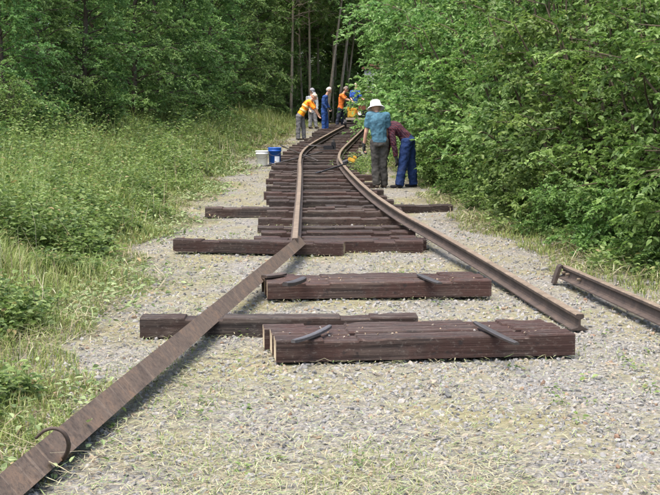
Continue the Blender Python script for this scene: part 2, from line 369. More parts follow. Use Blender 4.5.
# ------------------------------------------------------------------ rails
SEC = [(-0.065, 0), (0.065, 0), (0.065, 0.011), (0.014, 0.026), (0.008, 0.04), (0.008, 0.088), (0.030, 0.098), (0.033, 0.104), (0.034, 0.124), (0.027, 0.132),
       (-0.027, 0.132), (-0.034, 0.124), (-0.033, 0.104), (-0.030, 0.098), (-0.008, 0.088), (-0.008, 0.04), (-0.014, 0.026), (-0.065, 0.011)]
def rail(name, path, label, roll=0.0, group=None, center=False, foot_mat=False):
    p = np.array([tuple(q) for q in path], float); base = p[0].copy(); base[2] = float(tz(base[0], base[1]))
    t = np.gradient(p, axis=0); t /= np.linalg.norm(t, axis=1)[:, None]
    r = np.cross(t, [0, 0, 1.0]); r /= np.linalg.norm(r, axis=1)[:, None]; u = np.cross(r, t)
    c, s = math.cos(roll), math.sin(roll); sec = np.array(SEC)
    bm = bmesh.new(); rings = []
    for i in range(len(p)):
        rings.append([bm.verts.new(tuple(p[i] - base + r[i] * (a * c - b * s) + u[i] * (a * s + b * c))) for a, b in sec])
    m = len(sec)
    for A, B in zip(rings, rings[1:]):
        for k in range(m):
            f = bm.faces.new((A[k], A[(k + 1) % m], B[(k + 1) % m], B[k]))
            f.material_index = 1 if k in (8, 9, 10) else (2 if k == 0 else 0)
    bm.faces.new(rings[0]); bm.faces.new(rings[-1])
    o = link(name, bmmesh(name, bm, [M_RUST, M_RUSTH, M_RUSTF]), None, tuple(base)); return props(o, label, 'rail', group)
def resample(pts, step):
    q = catmull(pts, 24); d = np.concatenate([[0], np.cumsum(np.linalg.norm(np.diff(q, axis=0), axis=1))]); n = max(2, int(d[-1] / step))
    s = np.linspace(0, d[-1], n + 1); return np.stack([np.interp(s, d, q[:, k]) for k in range(3)], 1)
HR = TH + 0.005
def on_ties(px, h): return [P(u, v, h + 0.132) - Vector((0, 0, 0.132)) for u, v in px]
lp = on_ties([(295, 238), (297, 214), (299, 190), (300, 171), (300, 159), (302.5, 151), (311, 143.5), (325, 135.5), (336, 129.5), (344, 125.5)], HR)
rail('rail', resample(lp, 0.25), 'rusty kinked left rail of the laid track, on the sleepers')
rpx = [(580, 314), (545, 294), (510, 273.5), (475, 253), (440, 233), (400, 211), (372, 192), (353, 175), (342, 162.5), (339, 156), (342, 149), (350, 141), (358, 133.5), (364, 127.5)]
rh = [0.02, 0.035, 0.06, 0.10, 0.14] + [HR] * 9
rp = [P(u, v, h + 0.132) - Vector((0, 0, 0.132)) for (u, v), h in zip(rpx, rh)]
rail('rail', resample(rp, 0.25), 'long rusty right rail bending from the gravel up along the laid track')
# the rail tipped on its side, foot face towards the right
A, B = P(12, 484, 0.125), P(302.5, 239.5, 0.22)
A = A - (B - A) * 0.08
tip_rail = rail('rail', [A + (B - A) * k / 20 for k in range(21)], 'rail tipped on its side in the left foreground, broad foot face up', roll=math.radians(130))
# the separate piece at the right edge
A, B = P(563, 265, 0.20), P(668, 310, 0.20)
B = A + (B - A) * 1.6
r4 = rail('rail', [A - Vector((0, 0, 0.132)), (A + B) / 2 - Vector((0, 0, 0.132)), B - Vector((0, 0, 0.132))], 'short loose rail with a hanging joint bar at the right edge', roll=0.12)
d4 = (B - A).normalized(); l4 = Vector((-d4.y, d4.x, 0)).normalized()
if l4.x > 0: l4 = -l4
bm = bmesh.new(); rot = Matrix((l4.cross(Vector((0, 0, 1))).normalized(), l4, Vector((0, 0, 1)))).transposed()
prof = [(0.012, 0.0), (0.03, -0.015), (0.055, -0.10), (0.085, -0.19), (0.115, -0.185), (0.085, -0.09), (0.058, -0.01), (0.03, 0.012)]
vs0 = [bm.verts.new(A - Vector(r4.location) + l4 * a + Vector((0, 0, b + 0.0)) - d4 * 0.03) for a, b in prof]
vs1 = [bm.verts.new(v.co + d4 * 0.10) for v in vs0]
for k in range(8): bm.faces.new((vs0[k], vs0[(k + 1) % 8], vs1[(k + 1) % 8], vs1[k]))
bm.faces.new(vs0); bm.faces.new(vs1[::-1]); link('joint_bar', bmmesh('joint_bar', bm, M_RUST), r4)
for q in (0.10, 0.24, 0.62):
    bm = bmesh.new(); cyl_bm(bm, A - Vector(r4.location) + d4 * q + Vector((0, 0, -0.066)), A - Vector(r4.location) + d4 * q + l4 * 0.04 + Vector((0, 0, -0.066)), 0.014, seg=6)
    link('bolt', bmmesh('bolt', bm, M_RUSTH), r4)

# bent iron bar over the tipped rail
bp = [P(36, 438, 0.20), P(45, 430.5, 0.24), P(55, 428.5, 0.25), P(64, 433, 0.23), P(68.5, 443, 0.18), P(67, 453, 0.12), P(62, 460, 0.07)]
e = empty('bent_iron_hook', (bp[3].x, bp[3].y, float(tz(bp[3].x, bp[3].y))), 'bent rusty iron hook curled over the tipped rail in the left foreground', 'hook')
q = catmull(bp, 6); tubes('hook_bar', [(q, np.linspace(0.007, 0.012, len(q)))], M_RUST, 8, e)

# iron straps on the stacks
def strap(a, b, top, w, th, mat, label, bend=0.01, name='iron_strap'):
    a = Vector((a.x, a.y, top)); b = Vector((b.x, b.y, top)); d = (b - a); n = Vector((-d.y, d.x, 0)).normalized() * w / 2
    bm = bmesh.new(); rings = []
    for k in range(11):
        t_ = k / 10; c = a + d * t_ + Vector((0, 0, 0.004 + bend * (2 * t_ - 1) ** 2))
        f = 1 - 0.35 * abs(2 * t_ - 1) ** 4
        rings.append([bm.verts.new(c + n * s * f + Vector((0, 0, z)) - a) for s, z in ((-1, 0), (1, 0), (1, th), (0.6, th * 1.25), (-0.6, th * 1.25), (-1, th))])
    for A_, B_ in zip(rings, rings[1:]):
        for k in range(6): bm.faces.new((A_[k], A_[(k + 1) % 6], B_[(k + 1) % 6], B_[k]))
    bm.faces.new(rings[0]); bm.faces.new(rings[-1])
    return props(link(name, bmmesh(name, bm, mat), None, a), label, 'strap')
t1 = float(tz(ST1[0].x, ST1[0].y)) + TH + 0.042; t2 = float(tz(ST2[0].x, ST2[0].y)) + TH + 0.042
strap(P(293, 345.5, 0.19), P(330, 328.5, 0.20), t1, 0.045, 0.018, M_IRONB, 'blue-grey curved iron strap on the left of the nearest sleeper stack', 0.012)
strap(P(517, 346, 0.19), P(475, 324.5, 0.20), t1, 0.05, 0.014, M_IRON, 'straight dark iron strap on the right of the nearest sleeper stack', 0.005)
strap(P(285, 288, 0.19), P(304, 281, 0.20), t2, 0.08, 0.028, M_IRON, 'short black iron bar on the left of the farther low stack', 0.01)
strap(P(440, 286, 0.19), P(419, 275.5, 0.20), t2, 0.07, 0.014, M_IRON, 'dark flat iron strap on the right of the farther low stack', 0.002)
strap(P(264, 279, 0.19), P(284, 274, 0.20), t2, 0.11, 0.02, M_RUST, 'flat brown iron plate on the back left corner of the farther low stack', 0.002, 'iron_plate')

# ------------------------------------------------------------------ tools and buckets on the track
def bar(px, h, r, label, mat=M_IRON, name='crowbar', tipflat=True):
    a, b = [P(u, v, hh) for (u, v), hh in zip(px, h)]; e = empty(name, (a.x, a.y, float(tz(a.x, a.y))), label, 'crowbar')
    d = (b - a); pts = [a + d * k / 8 for k in range(9)]
    tubes('shaft', [(pts[1:], [r] * 8)], mat, 8, e)
    bm = bmesh.new(); tail = pts[1] - Vector(e.location); hd = pts[0] - Vector(e.location)
    n = Vector((-d.y, d.x, 0)).normalized()
    v0 = [bm.verts.new(tail + n * s * r * 1.1 + Vector((0, 0, z * r))) for s, z in ((-1, -1), (1, -1), (1, 1), (-1, 1))]
    v1 = [bm.verts.new(hd + n * s * r * 1.6 + Vector((0, 0, z * r * 0.3 + 0.012))) for s, z in ((-1, -1), (1, -1), (1, 1), (-1, 1))]
    for k in range(4): bm.faces.new((v0[k], v0[(k + 1) % 4], v1[(k + 1) % 4], v1[k]))
    bm.faces.new(v0); bm.faces.new(v1[::-1]); link('chisel_tip', bmmesh('chisel_tip', bm, mat), e); return e
bar([(280.5, 145.5), (318, 161)], [0.32, 0.2], 0.02, 'dark crowbar crossing the left rail, pointing at the blue bucket')
bar([(264, 166.5), (322, 152)], [0.06, 0.30], 0.02, 'long dark crowbar from beside the white bucket over the left rail')
e = bar([(316, 173.5), (347, 163.5)], [0.18, 0.32], 0.02, 'dark steel track tool with a yellow head leaning on the right rail', M_BLACK, 'track_tool'); e['category'] = 'track tool'
M_YEL = plain('yellow_paint', (0.52, 0.31, 0.04), 0.6, 0.3, 12); M_ORG = plain('orange_paint', (0.7, 0.22, 0.03), 0.5, 0.15, 12)
q = P(351.5, 160.0, 0.38) - Vector(e.location); bm = bmesh.new()
box_bm(bm, q, (0.17, 0.12, 0.09), Matrix.Rotation(0.4, 3, 'Y'), 0.02); box_bm(bm, q + Vector((0.08, 0, 0.06)), (0.11, 0.09, 0.06), Matrix.Rotation(0.6, 3, 'Y'), 0.02)
link('motor_head', bmmesh('motor_head', bm, M_YEL), e)
bm = bmesh.new(); cyl_bm(bm, q + Vector((-0.2, 0, -0.07)), q + Vector((-0.08, 0, -0.02)), 0.05); link('chuck', bmmesh('chuck', bm, M_BLACK), e)
tubes('grip', [([q + Vector(e.location) + Vector(v) for v in ((0.12, -0.1, 0.06), (0.18, -0.14, 0.10), (0.22, -0.05, 0.12), (0.2, 0.06, 0.10), (0.12, 0.09, 0.06))], [0.014] * 5)], M_BLACK, 6, e)
# rail jack between the rails
g = P(328, 150, HR); e = empty('rail_jack', (g.x, g.y, float(tz(g.x, g.y))), 'small black rail jack lying between the rails beyond the crowbars', 'jack')
o_ = g - Vector(e.location); bm = bmesh.new(); box_bm(bm, o_ + Vector((0.02, 0, 0.07)), (0.30, 0.2, 0.12), None, 0.02); box_bm(bm, o_ + Vector((0.16, 0, 0.12)), (0.13, 0.16, 0.22), None, 0.02); link('body', bmmesh('body', bm, M_BLACK), e)
bm = bmesh.new(); box_bm(bm, o_ + Vector((0, 0, 0.01)), (0.5, 0.26, 0.03), None, 0.006); link('base_plate', bmmesh('base_plate', bm, M_IRON), e)
bm = bmesh.new(); cyl_bm(bm, o_ + Vector((0.16, 0, 0.2)), o_ + Vector((0.16, 0, 0.3)), 0.035); link('ram', bmmesh('ram', bm, M_IRONB), e)
tubes('lever', [([g + Vector((-0.12, 0, 0.1)), g + Vector((-0.4, 0.02, 0.13)), g + Vector((-0.7, 0.03, 0.13))], [0.016] * 3)], M_IRONB, 6, e)

def bucket(u, v, r, h, mat, label, lid, patch=None):
    g = P(u, v); e = empty('bucket', g, label, 'bucket', 'buckets beside the track')
    bm = bmesh.new(); lathe_bm(bm, [(r * 0.88, 0), (r * 0.9, 0.004), (r * 0.985, h * 0.8), (r * 1.05, h * 0.8), (r * 1.05, h * 0.84), (r, h * 0.84), (r * 1.01, h * 0.97), (r * 1.06, h * 0.98), (r * 1.06, h), (r * 0.97, h), (r * 0.95, h * 0.9), (r * 0.84, 0.02)], 28, True)
    pail = link('pail', bmmesh('pail', bm, mat, True), e)
    if lid:
        bm = bmesh.new(); lathe_bm(bm, [(r * 1.08, h * 0.96), (r * 1.09, h * 1.005), (r * 0.95, h * 1.012), (r * 0.9, h * 0.985), (0.001, h * 0.985)], 28, False); link('lid', bmmesh('lid', bm, mat, True), e)
    hp = [g + Vector((r * 1.06 * math.cos(a), -0.06 * math.sin(a) - r * 0.75 * math.sin(a), h * 0.9 - 0.16 * math.sin(a))) for a in np.linspace(0, math.pi, 13)]
    tubes('handle', [(hp, [0.004] * 13)], M_IRONB, 5, e).parent = pail
    if patch:
        bm = bmesh.new(); a0, a1, z0, z1 = patch; rows = []
        for z in (z0, z1):
            rr_ = r * (0.9 + 0.085 * z / 0.8) + 0.003
            rows.append([bm.verts.new((rr_ * math.cos(a), rr_ * math.sin(a), z * h)) for a in np.linspace(a0, a1, 9)])
        for k in range(8): bm.faces.new((rows[0][k], rows[0][k + 1], rows[1][k + 1], rows[1][k]))
        link('paper_label', bmmesh('paper_label', bm, plain('label_white', (0.7, 0.72, 0.76), 0.6, 0.1)), pail)
    return e
bucket(262, 166.5, 0.155, 0.40, plain('white_plastic', (0.78, 0.78, 0.76), 0.4, 0.05, 8), 'white plastic bucket on the gravel left of the blue one', True)
bucket(274.8, 165.5, 0.165, 0.46, plain('blue_plastic', (0.012, 0.085, 0.36), 0.4, 0.15, 8), 'blue plastic bucket with white label beside the left sleepers', True, (math.radians(-88), math.radians(-38), 0.05, 0.52))

# ------------------------------------------------------------------ the rail trolley at the end of the line
D7 = 46.5; tx = XD(357, D7)
e = empty('rail_trolley', (tx, D7, float(tz(tx, D7)) + 0.02), 'small rail trolley with yellow engine at the far end of the track', 'trolley')
def tp(name, mat, fn, smooth=False):
    bm = bmesh.new(); fn(bm); return link(name, bmmesh(name, bm, mat, smooth), e)
M_DK = plain('dark_frame', (0.05, 0.045, 0.04), 0.7, 0.3); M_PALE = plain('pale_timber', (0.33, 0.28, 0.22), 0.8, 0.2)
tp('frame', M_DK, lambda b: [box_bm(b, (sx * 0.38, 0.35, 0.47), (0.07, 1.3, 0.09)) for sx in (-1, 1)] + [box_bm(b, (0, yy, 0.47), (0.7, 0.07, 0.085)) for yy in (-0.22, 0.35, 0.9)])
tp('front_beam', M_PALE, lambda b: box_bm(b, (0, -0.32, 0.47), (0.92, 0.08, 0.10), None, 0.01))
for sx in (-1, 1):
    for yy in (0, 0.75):
        w = tp('wheel', M_BLACK, lambda b: (cyl_bm(b, (sx * 0.53, yy, 0.30), (sx * 0.46, yy, 0.30), 0.155, 0.15, 20), cyl_bm(b, (sx * 0.46, yy, 0.30), (sx * 0.43, yy, 0.30), 0.18, 0.18, 20)))
        h_ = tp('hub', M_IRONB, lambda b: cyl_bm(b, (sx * 0.55, yy, 0.30), (sx * 0.525, yy, 0.30), 0.05)); h_.parent = w
for yy in (0, 0.75): tp('axle', M_IRON, lambda b: cyl_bm(b, (-0.45, yy, 0.30), (0.45, yy, 0.30), 0.025))
tp('engine', M_YEL, lambda b: (box_bm(b, (-0.22, 0.0, 0.66), (0.34, 0.4, 0.28), None, 0.03), cyl_bm(b, (-0.22, -0.2, 0.68), (-0.22, -0.26, 0.68), 0.13), box_bm(b, (-0.14, 0.05, 0.86), (0.26, 0.3, 0.12), None, 0.03), cyl_bm(b, (-0.36, -0.05, 0.8), (-0.36, -0.05, 0.95), 0.05)))
tp('cylinder_fins', M_ORG, lambda b: [box_bm(b, (0.0, -0.08, 0.62 + 0.035 * k), (0.16, 0.22, 0.012)) for k in range(6)])
tp('lamp', plain('lamp_white', (0.8, 0.8, 0.78), 0.3, 0.05), lambda b: (cyl_bm(b, (0.10, -0.20, 0.70), (0.10, -0.28, 0.70), 0.07, 0.085), ))
tp('fuel_tank', M_BLACK, lambda b: box_bm(b, (0.28, 0.1, 0.66), (0.26, 0.45, 0.28), None, 0.04))
tubes('handrail', [([Vector((tx, D7, e.location.z)) + Vector(v) for v in ((-0.42, -0.2, 0.5), (-0.42, -0.2, 0.98), (-0.40, -0.2, 1.02), (0.38, -0.2, 1.02), (0.42, -0.2, 0.98), (0.42, -0.2, 0.5))], [0.018] * 6)], M_IRONB, 6, e)
g = Vector((XD(362, D7 + 0.2), D7 + 0.2, e.location.z + 0.83))
e2 = empty('toolbox', g, 'small red-brown box on the trolley at the end of the track', 'box')
bm = bmesh.new(); box_bm(bm, (0, 0, 0.09), (0.30, 0.22, 0.18), None, 0.015); link('case', bmmesh('case', bm, plain('red_brown_paint', (0.16, 0.06, 0.04), 0.5, 0.2)), e2)
bm = bmesh.new(); box_bm(bm, (0, 0, 0.195), (0.31, 0.23, 0.03), None, 0.015); link('lid', bmmesh('lid', bm, plain('red_brown_lid', (0.2, 0.07, 0.045), 0.5, 0.2)), e2)

# pale wagon, half hidden by leaves
D8 = 58.0; wx = XD(386, D8); ez = float(tz(wx, D8))
e = empty('rail_wagon', (wx, D8, ez), 'pale grey boxy rail wagon with red roof edge behind the leaves', 'wagon', rz=-0.25)
M_PG = plain('pale_grey_paint', (0.40, 0.42, 0.43), 0.7, 0.2, 5); M_RD = plain('faded_red_paint', (0.15, 0.075, 0.055), 0.8, 0.3, 6)
M_GL = plain('dark_window', (0.03, 0.035, 0.04), 0.15, 0.1, bump=0, spec=0.6)
tp('body_wall', M_PG, lambda b: box_bm(b, (0, 2.2, 1.75), (2.3, 4.4, 1.9), None, 0.03))
for k in range(7): tp('plank', M_PG, lambda b: box_bm(b, (-0.98 + 0.327 * k, -0.012, 1.65), (0.31, 0.03, 1.66), None, 0.006))
tp('roof', M_RD, lambda b: (box_bm(b, (0, 2.2, 2.75), (2.5, 4.7, 0.12), None, 0.03), box_bm(b, (0, 2.2, 2.88), (2.0, 4.6, 0.14), None, 0.05)))
w = tp('window', M_GL, lambda b: box_bm(b, (0.45, -0.03, 2.15), (0.5, 0.03, 0.5), None, 0.005))
tp('window_frame', M_PG, lambda b: [box_bm(b, (0.45 + sx * 0.27, -0.04, 2.15), (0.05, 0.04, 0.6)) for sx in (-1, 1)] + [box_bm(b, (0.45, -0.04, 2.15 + sz * 0.275), (0.49, 0.038, 0.05)) for sz in (-1, 1)]).parent = w
tp('chassis', M_DK, lambda b: box_bm(b, (0, 2.2, 0.66), (2.0, 4.5, 0.24)))
for sx in (-0.54, 0.54):
    for yy in (0.9, 3.5): tp('wheel', M_BLACK, lambda b: (cyl_bm(b, (sx - 0.05, yy, 0.36), (sx + 0.05, yy, 0.36), 0.36, 0.36, 22)))

for sx in (-0.7, 0.7): tp('buffer', M_BLACK, lambda b: (cyl_bm(b, (sx, 0, 0.68), (sx, -0.3, 0.68), 0.05), cyl_bm(b, (sx, -0.28, 0.68), (sx, -0.33, 0.68), 0.14)))

# ------------------------------------------------------------------ people
def capsule(bm, p0, p1, r0, r1, lat=None, flat=1.0, cap=1.0, seg=14):
    p0, p1 = Vector(p0), Vector(p1); w = p1 - p0
    if w.length < 1e-5: w = Vector((0, 0, 1e-4))
    w.normalize(); u = Vector(lat) if lat is not None else (Vector((1, 0, 0)) if abs(w.x) < 0.8 else Vector((0, 1, 0)))
    u = (u - w * u.dot(w)).normalized(); v = w.cross(u)
    rings = []
    angs = [(-a, p0, r0) for a in (80, 55, 28)] + [(0, p0, r0), (0, p1, r1)] + [(a, p1, r1) for a in (28, 55, 80)]
    for a, c, r in angs:
        a = math.radians(a); rr_ = r * math.cos(a) if cap > 0.5 else r * (1 - 0.5 * (abs(math.sin(a)) ** 8)); off = r * math.sin(a) * cap
        rings.append([bm.verts.new(c + w * off + (u * math.cos(2 * math.pi * k / seg) + v * (math.sin(2 * math.pi * k / seg) * flat)) * rr_) for k in range(seg)])
    for A_, B_ in zip(rings, rings[1:]):
        for k in range(seg): bm.faces.new((A_[k], A_[(k + 1) % seg], B_[(k + 1) % seg], B_[k]))
    bm.faces.new(rings[0][::-1]); bm.faces.new(rings[-1])
_wr = bpy.data.textures.new('wrinkle', 'CLOUDS'); _wr.noise_scale = 0.09; _wr.noise_depth = 2
def fuse(name, bm, mat, parent, voxel=0.011, wrinkle=0.0, smooth=4, dec=0.4):
    """union of the overlapping shapes as one continuous surface"""
    bmesh.ops.recalc_face_normals(bm, faces=bm.faces[:]); me = bpy.data.meshes.new('tmp'); bm.to_mesh(me); bm.free()
    o = bpy.data.objects.new('tmp', me); C.objects.link(o)
    m = o.modifiers.new('r', 'REMESH'); m.mode = 'VOXEL'; m.voxel_size = voxel; m.use_smooth_shade = True
    m = o.modifiers.new('s', 'SMOOTH'); m.factor = 0.5; m.iterations = smooth
    if wrinkle:
        m = o.modifiers.new('d', 'DISPLACE'); m.texture = _wr; m.strength = wrinkle; m.mid_level = 0.5
    m = o.modifiers.new('c', 'DECIMATE'); m.ratio = dec
    dg = bpy.context.evaluated_depsgraph_get(); me2 = bpy.data.meshes.new_from_object(o.evaluated_get(dg)); me2.name = name
    bpy.data.objects.remove(o); bpy.data.meshes.remove(me)
    me2.materials.clear(); me2.materials.append(mat)
    me2.polygons.foreach_set('use_smooth', np.ones(len(me2.polygons), bool))
    return link(name, me2, parent)
M_SKIN = plain('skin', (0.52, 0.30, 0.21), 0.55, 0.08, 15, bump=0.05)
def cloth(name, col, var=0.18):
    t = NT(name); n = t.noise(t.coords(), 30, 4); n2 = t.noise(t.coords(), 5, 5, 0.7)
    c = t.ramp(n, [(0.3, tuple(x * (1 - var) for x in col)), (0.7, tuple(min(1, x * (1 + var)) for x in col))])
    c = t.mix(t.ramp(n2, [(0.5, (0, 0, 0)), (0.7, (0.45, 0.45, 0.45))]), c, tuple(0.55 * x + 0.03 for x in col)); t.bump(n, 0.3, 0.01); return t.done(c, 0.92, 0, 0.15)
def hand(bm, wrist, tip, side, curl=0.5, k=1.0):
    """palm, four unequal bent fingers and a thumb from the palm's side"""
    wrist, tip = Vector(wrist), Vector(tip); d = (tip - wrist).normalized(); s = Vector(side); s = (s - d * s.dot(d)).normalized(); n = d.cross(s)
    pe = wrist + d * 0.085 * k
    capsule(bm, wrist, pe, 0.030 * k, 0.040 * k, s, 0.45)
    for i, L in enumerate((0.068, 0.078, 0.072, 0.055)):
        b = pe + s * (-0.031 + 0.0205 * i) * k + d * 0.012 * k; m = b + (d * math.cos(curl * 0.6) + n * math.sin(curl * 0.6)) * L * 0.5 * k
        e_ = m + (d * math.cos(curl * 1.6) + n * math.sin(curl * 1.6)) * L * 0.5 * k
        capsule(bm, b, m, 0.0098 * k, 0.009 * k, seg=8); capsule(bm, m, e_, 0.009 * k, 0.0078 * k, seg=8)
    b = wrist + d * 0.03 * k - s * 0.028 * k; m = b + (d * 0.6 - s * 0.7 + n * 0.25).normalized() * 0.042 * k; e_ = m + (d * 0.9 - s * 0.2 + n * 0.3).normalized() * 0.035 * k
    capsule(bm, b, m, 0.013 * k, 0.011 * k, seg=8); capsule(bm, m, e_, 0.011 * k, 0.009 * k, seg=8)
def person(label, foot_px, J, face, head_dir, wear, Dadd=0.0):
    """J: joints as (u, v, depth offset); wear: dict of garments"""
    D = P(*foot_px).y + Dadd; base = Vector((XD(foot_px[0], D), D, 0)); base.z = float(tz(base.x, base.y))
    e = empty('person', base, label, 'person', 'track workers')
    j = {}
    for k_, t_ in J.items():
        j[k_] = PD(t_[0], t_[1], D + (t_[2] if len(t_) > 2 else 0)) - base
    f = Vector((face[0], face[1], 0)).normalized(); lat = Vector((f.y, -f.x, 0)); hd = Vector(head_dir).normalized()
    for s in 'lr':
        g = j['ank_' + s]; j['ank_' + s] = Vector((g.x, g.y, float(tz(base.x + g.x, base.y + g.y)) - base.z + 0.095))
    sp = (j['neck'] - j['chest']).normalized(); hl = hd.cross(Vector((0, 0, 1))); hl = hl.normalized() if hl.length > 0.05 else lat; hu = hl.cross(hd).normalized()
    H = j['head']
    tip = {s: (j['tip_' + s] if 'tip_' + s in j else j['wr_' + s] + (j['wr_' + s] - j['el_' + s]).normalized() * 0.18) for s in 'lr'}
    bm = bmesh.new()
    capsule(bm, j['pel'] + sp * 0.03, j['waist'], 0.115, 0.115, lat, 0.6); capsule(bm, j['waist'], j['chest'], 0.115, 0.14, lat, 0.58); capsule(bm, j['chest'], j['neck'] - sp * 0.05, 0.14, 0.075, lat, 0.55)
    capsule(bm, j['neck'] - sp * 0.06, H - hu * 0.04, 0.062, 0.052)
    capsule(bm, H + hu * 0.035 - hd * 0.012, H + hu * 0.02 - hd * 0.02, 0.092, 0.09, hl, 1.12); capsule(bm, H + hd * 0.035, H - hu * 0.075 + hd * 0.045, 0.068, 0.045, hl, 0.95)
    capsule(bm, H + hd * 0.095 + hu * 0.02, H + hd * 0.118 - hu * 0.02, 0.010, 0.015); capsule(bm, H + hd * 0.088 - hu * 0.052 - hl * 0.02, H + hd * 0.088 - hu * 0.052 + hl * 0.02, 0.009, 0.009)
    for s in (-1, 1):
        capsule(bm, H + hl * s * 0.088 + hu * 0.02 - hd * 0.01, H + hl * s * 0.09 - hu * 0.03 - hd * 0.01, 0.014, 0.011, hd, 0.6)
        capsule(bm, H + hd * 0.082 + hl * s * 0.034 + hu * 0.032, H + hd * 0.082 + hl * s * 0.05 + hu * 0.03, 0.011, 0.010)
    for s in 'lr':
        capsule(bm, j['chest'] + (j['neck'] - j['chest']) * 0.6, j['sh_' + s], 0.075, 0.062); capsule(bm, j['sh_' + s], j['el_' + s], 0.054, 0.042); capsule(bm, j['el_' + s], j['wr_' + s], 0.042, 0.029)
        hand(bm, j['wr_' + s], tip[s], lat * (1 if s == 'l' else -1) + f * 0.8)
        capsule(bm, j['hip_' + s] - Vector((0, 0, 0.03)), j['kn_' + s], 0.07, 0.052); capsule(bm, j['pel'], j['hip_' + s] - Vector((0, 0, 0.02)), 0.07, 0.07); capsule(bm, j['kn_' + s], j['ank_' + s], 0.058, 0.04)
        capsule(bm, j['ank_' + s] - Vector((0, 0, 0.055)) - f * 0.03, j['ank_' + s] - Vector((0, 0, 0.062)) + f * 0.13, 0.034, 0.03)
    fuse('body', bm, M_SKIN, e, 0.0085, 0, 3, 0.3)
    # trousers
    bm = bmesh.new(); tw = wear.get('leg_w', 1.0)
    capsule(bm, j['pel'] - sp * 0.03, j['pel'] + (j['waist'] - j['pel']) * 0.75, 0.172, 0.158, lat, 0.74, 0.35)
    for s in 'lr':
        capsule(bm, j['hip_' + s] + Vector((0, 0, 0.03)), j['kn_' + s], 0.108 * tw, 0.084 * tw); capsule(bm, j['kn_' + s], j['ank_' + s] - Vector((0, 0, 0.03)), 0.084 * tw, 0.078 * tw, None, 1, 0.1)
    tr_ = fuse('trousers', bm, wear['trousers'], e, 0.011, 0.042, 2, 0.5)
    # shirt
    bm = bmesh.new(); sl = wear.get('sleeve', 0.75); hem = wear.get('hem', 0.15)
    capsule(bm, j['pel'] + (j['waist'] - j['pel']) * hem, j['waist'], 0.170, 0.160, lat, 0.76, 0.1); capsule(bm, j['waist'], j['chest'], 0.160, 0.188, lat, 0.70); capsule(bm, j['chest'], j['neck'] - sp * 0.05, 0.182, 0.092, lat, 0.66, 0.5)
    for s in 'lr':
        capsule(bm, j['chest'] + (j['neck'] - j['chest']) * 0.6, j['sh_' + s], 0.095, 0.082)
        a, b, c = j['sh_' + s], j['el_' + s], j['wr_' + s]
        if sl <= 1: capsule(bm, a, a + (b - a) * sl, 0.078, 0.072, None, 1, 0.15)
        else: capsule(bm, a, b, 0.076, 0.060); capsule(bm, b, b + (c - b) * (sl - 1), 0.060, 0.050, None, 1, 0.15)
    fuse('shirt', bm, wear['shirt'], e, 0.011, 0.038, 2, 0.5)
    if 'band' in wear:
        ax = (j['chest'] - j['waist']).normalized()
        for q in (0.15, 0.75):
            bm = bmesh.new(); c0 = j['waist'] + (j['chest'] - j['waist']) * q; r0 = 0.176 + 0.028 * q; capsule(bm, c0 - ax * 0.022, c0 + ax * 0.022, r0, r0, lat, 0.74, 0.1); link('reflective_band', bmmesh('reflective_band', bm, wear['band'], True), e)
    # boots
    for s in 'lr':
        bm = bmesh.new(); a = j['ank_' + s]; capsule(bm, a + Vector((0, 0, 0.03)), a - Vector((0, 0, 0.04)), 0.052, 0.052); capsule(bm, a - Vector((0, 0, 0.055)) - f * 0.04, a - Vector((0, 0, 0.06)) + f * 0.15, 0.044, 0.037, lat, 0.85)
        fuse('boot', bm, wear['boots'], e, 0.011, 0.0, 2, 0.4)
    if 'gloves' in wear:
        for s in 'lr':
            bm = bmesh.new(); capsule(bm, j['wr_' + s] - (tip[s] - j['wr_' + s]).normalized() * 0.03, j['wr_' + s] + (tip[s] - j['wr_' + s]).normalized() * 0.03, 0.043, 0.036)
            hand(bm, j['wr_' + s], tip[s], lat * (1 if s == 'l' else -1) + f * 0.8, 0.6, 1.22); fuse('glove', bm, wear['gloves'], e, 0.008, 0.0, 2, 0.5)
    # hat, cap or hair
    M = Matrix((hl, hd, hu)).transposed().to_4x4(); M.translation = H + hu * 0.03 - hd * 0.012
    kind, mat = wear['head']; bm = bmesh.new()
    if kind == 'hat':
        lathe_bm(bm, [(0.001, 0.145), (0.07, 0.142), (0.098, 0.125), (0.112, 0.05), (0.118, 0.02), (0.165, -0.015), (0.185, -0.035), (0.183, -0.042), (0.16, -0.026), (0.112, 0.0), (0.106, 0.04)], 24)
        bmesh.ops.transform(bm, matrix=M, verts=bm.verts[:]); link('hat', bmmesh('hat', bm, mat, True), e)
    elif kind == 'cap':
        lathe_bm(bm, [(0.001, 0.115), (0.05, 0.11), (0.09, 0.08), (0.107, 0.03), (0.108, 0.0), (0.1, -0.003)], 20)
        vs = []
        for a in np.linspace(-0.9, 0.9, 9):
            for r_, z in ((0.10, 0.01), (0.10 + 0.085 * math.cos(a * 0.9), -0.012)): vs.append(bm.verts.new((r_ * math.sin(a), r_ * math.cos(a), z)))
        for k in range(8): bm.faces.new((vs[2 * k], vs[2 * k + 1], vs[2 * k + 3], vs[2 * k + 2]))
        bmesh.ops.transform(bm, matrix=M, verts=bm.verts[:]); link('cap', bmmesh('cap', bm, mat, True), e)
    else:
        capsule(bm, H + hu * 0.05 - hd * 0.02, H + hu * 0.01 - hd * 0.05, 0.094, 0.085, hl, 1.08); fuse('hair', bm, mat, e, 0.009, 0.02, 1, 0.5)
    return e, D

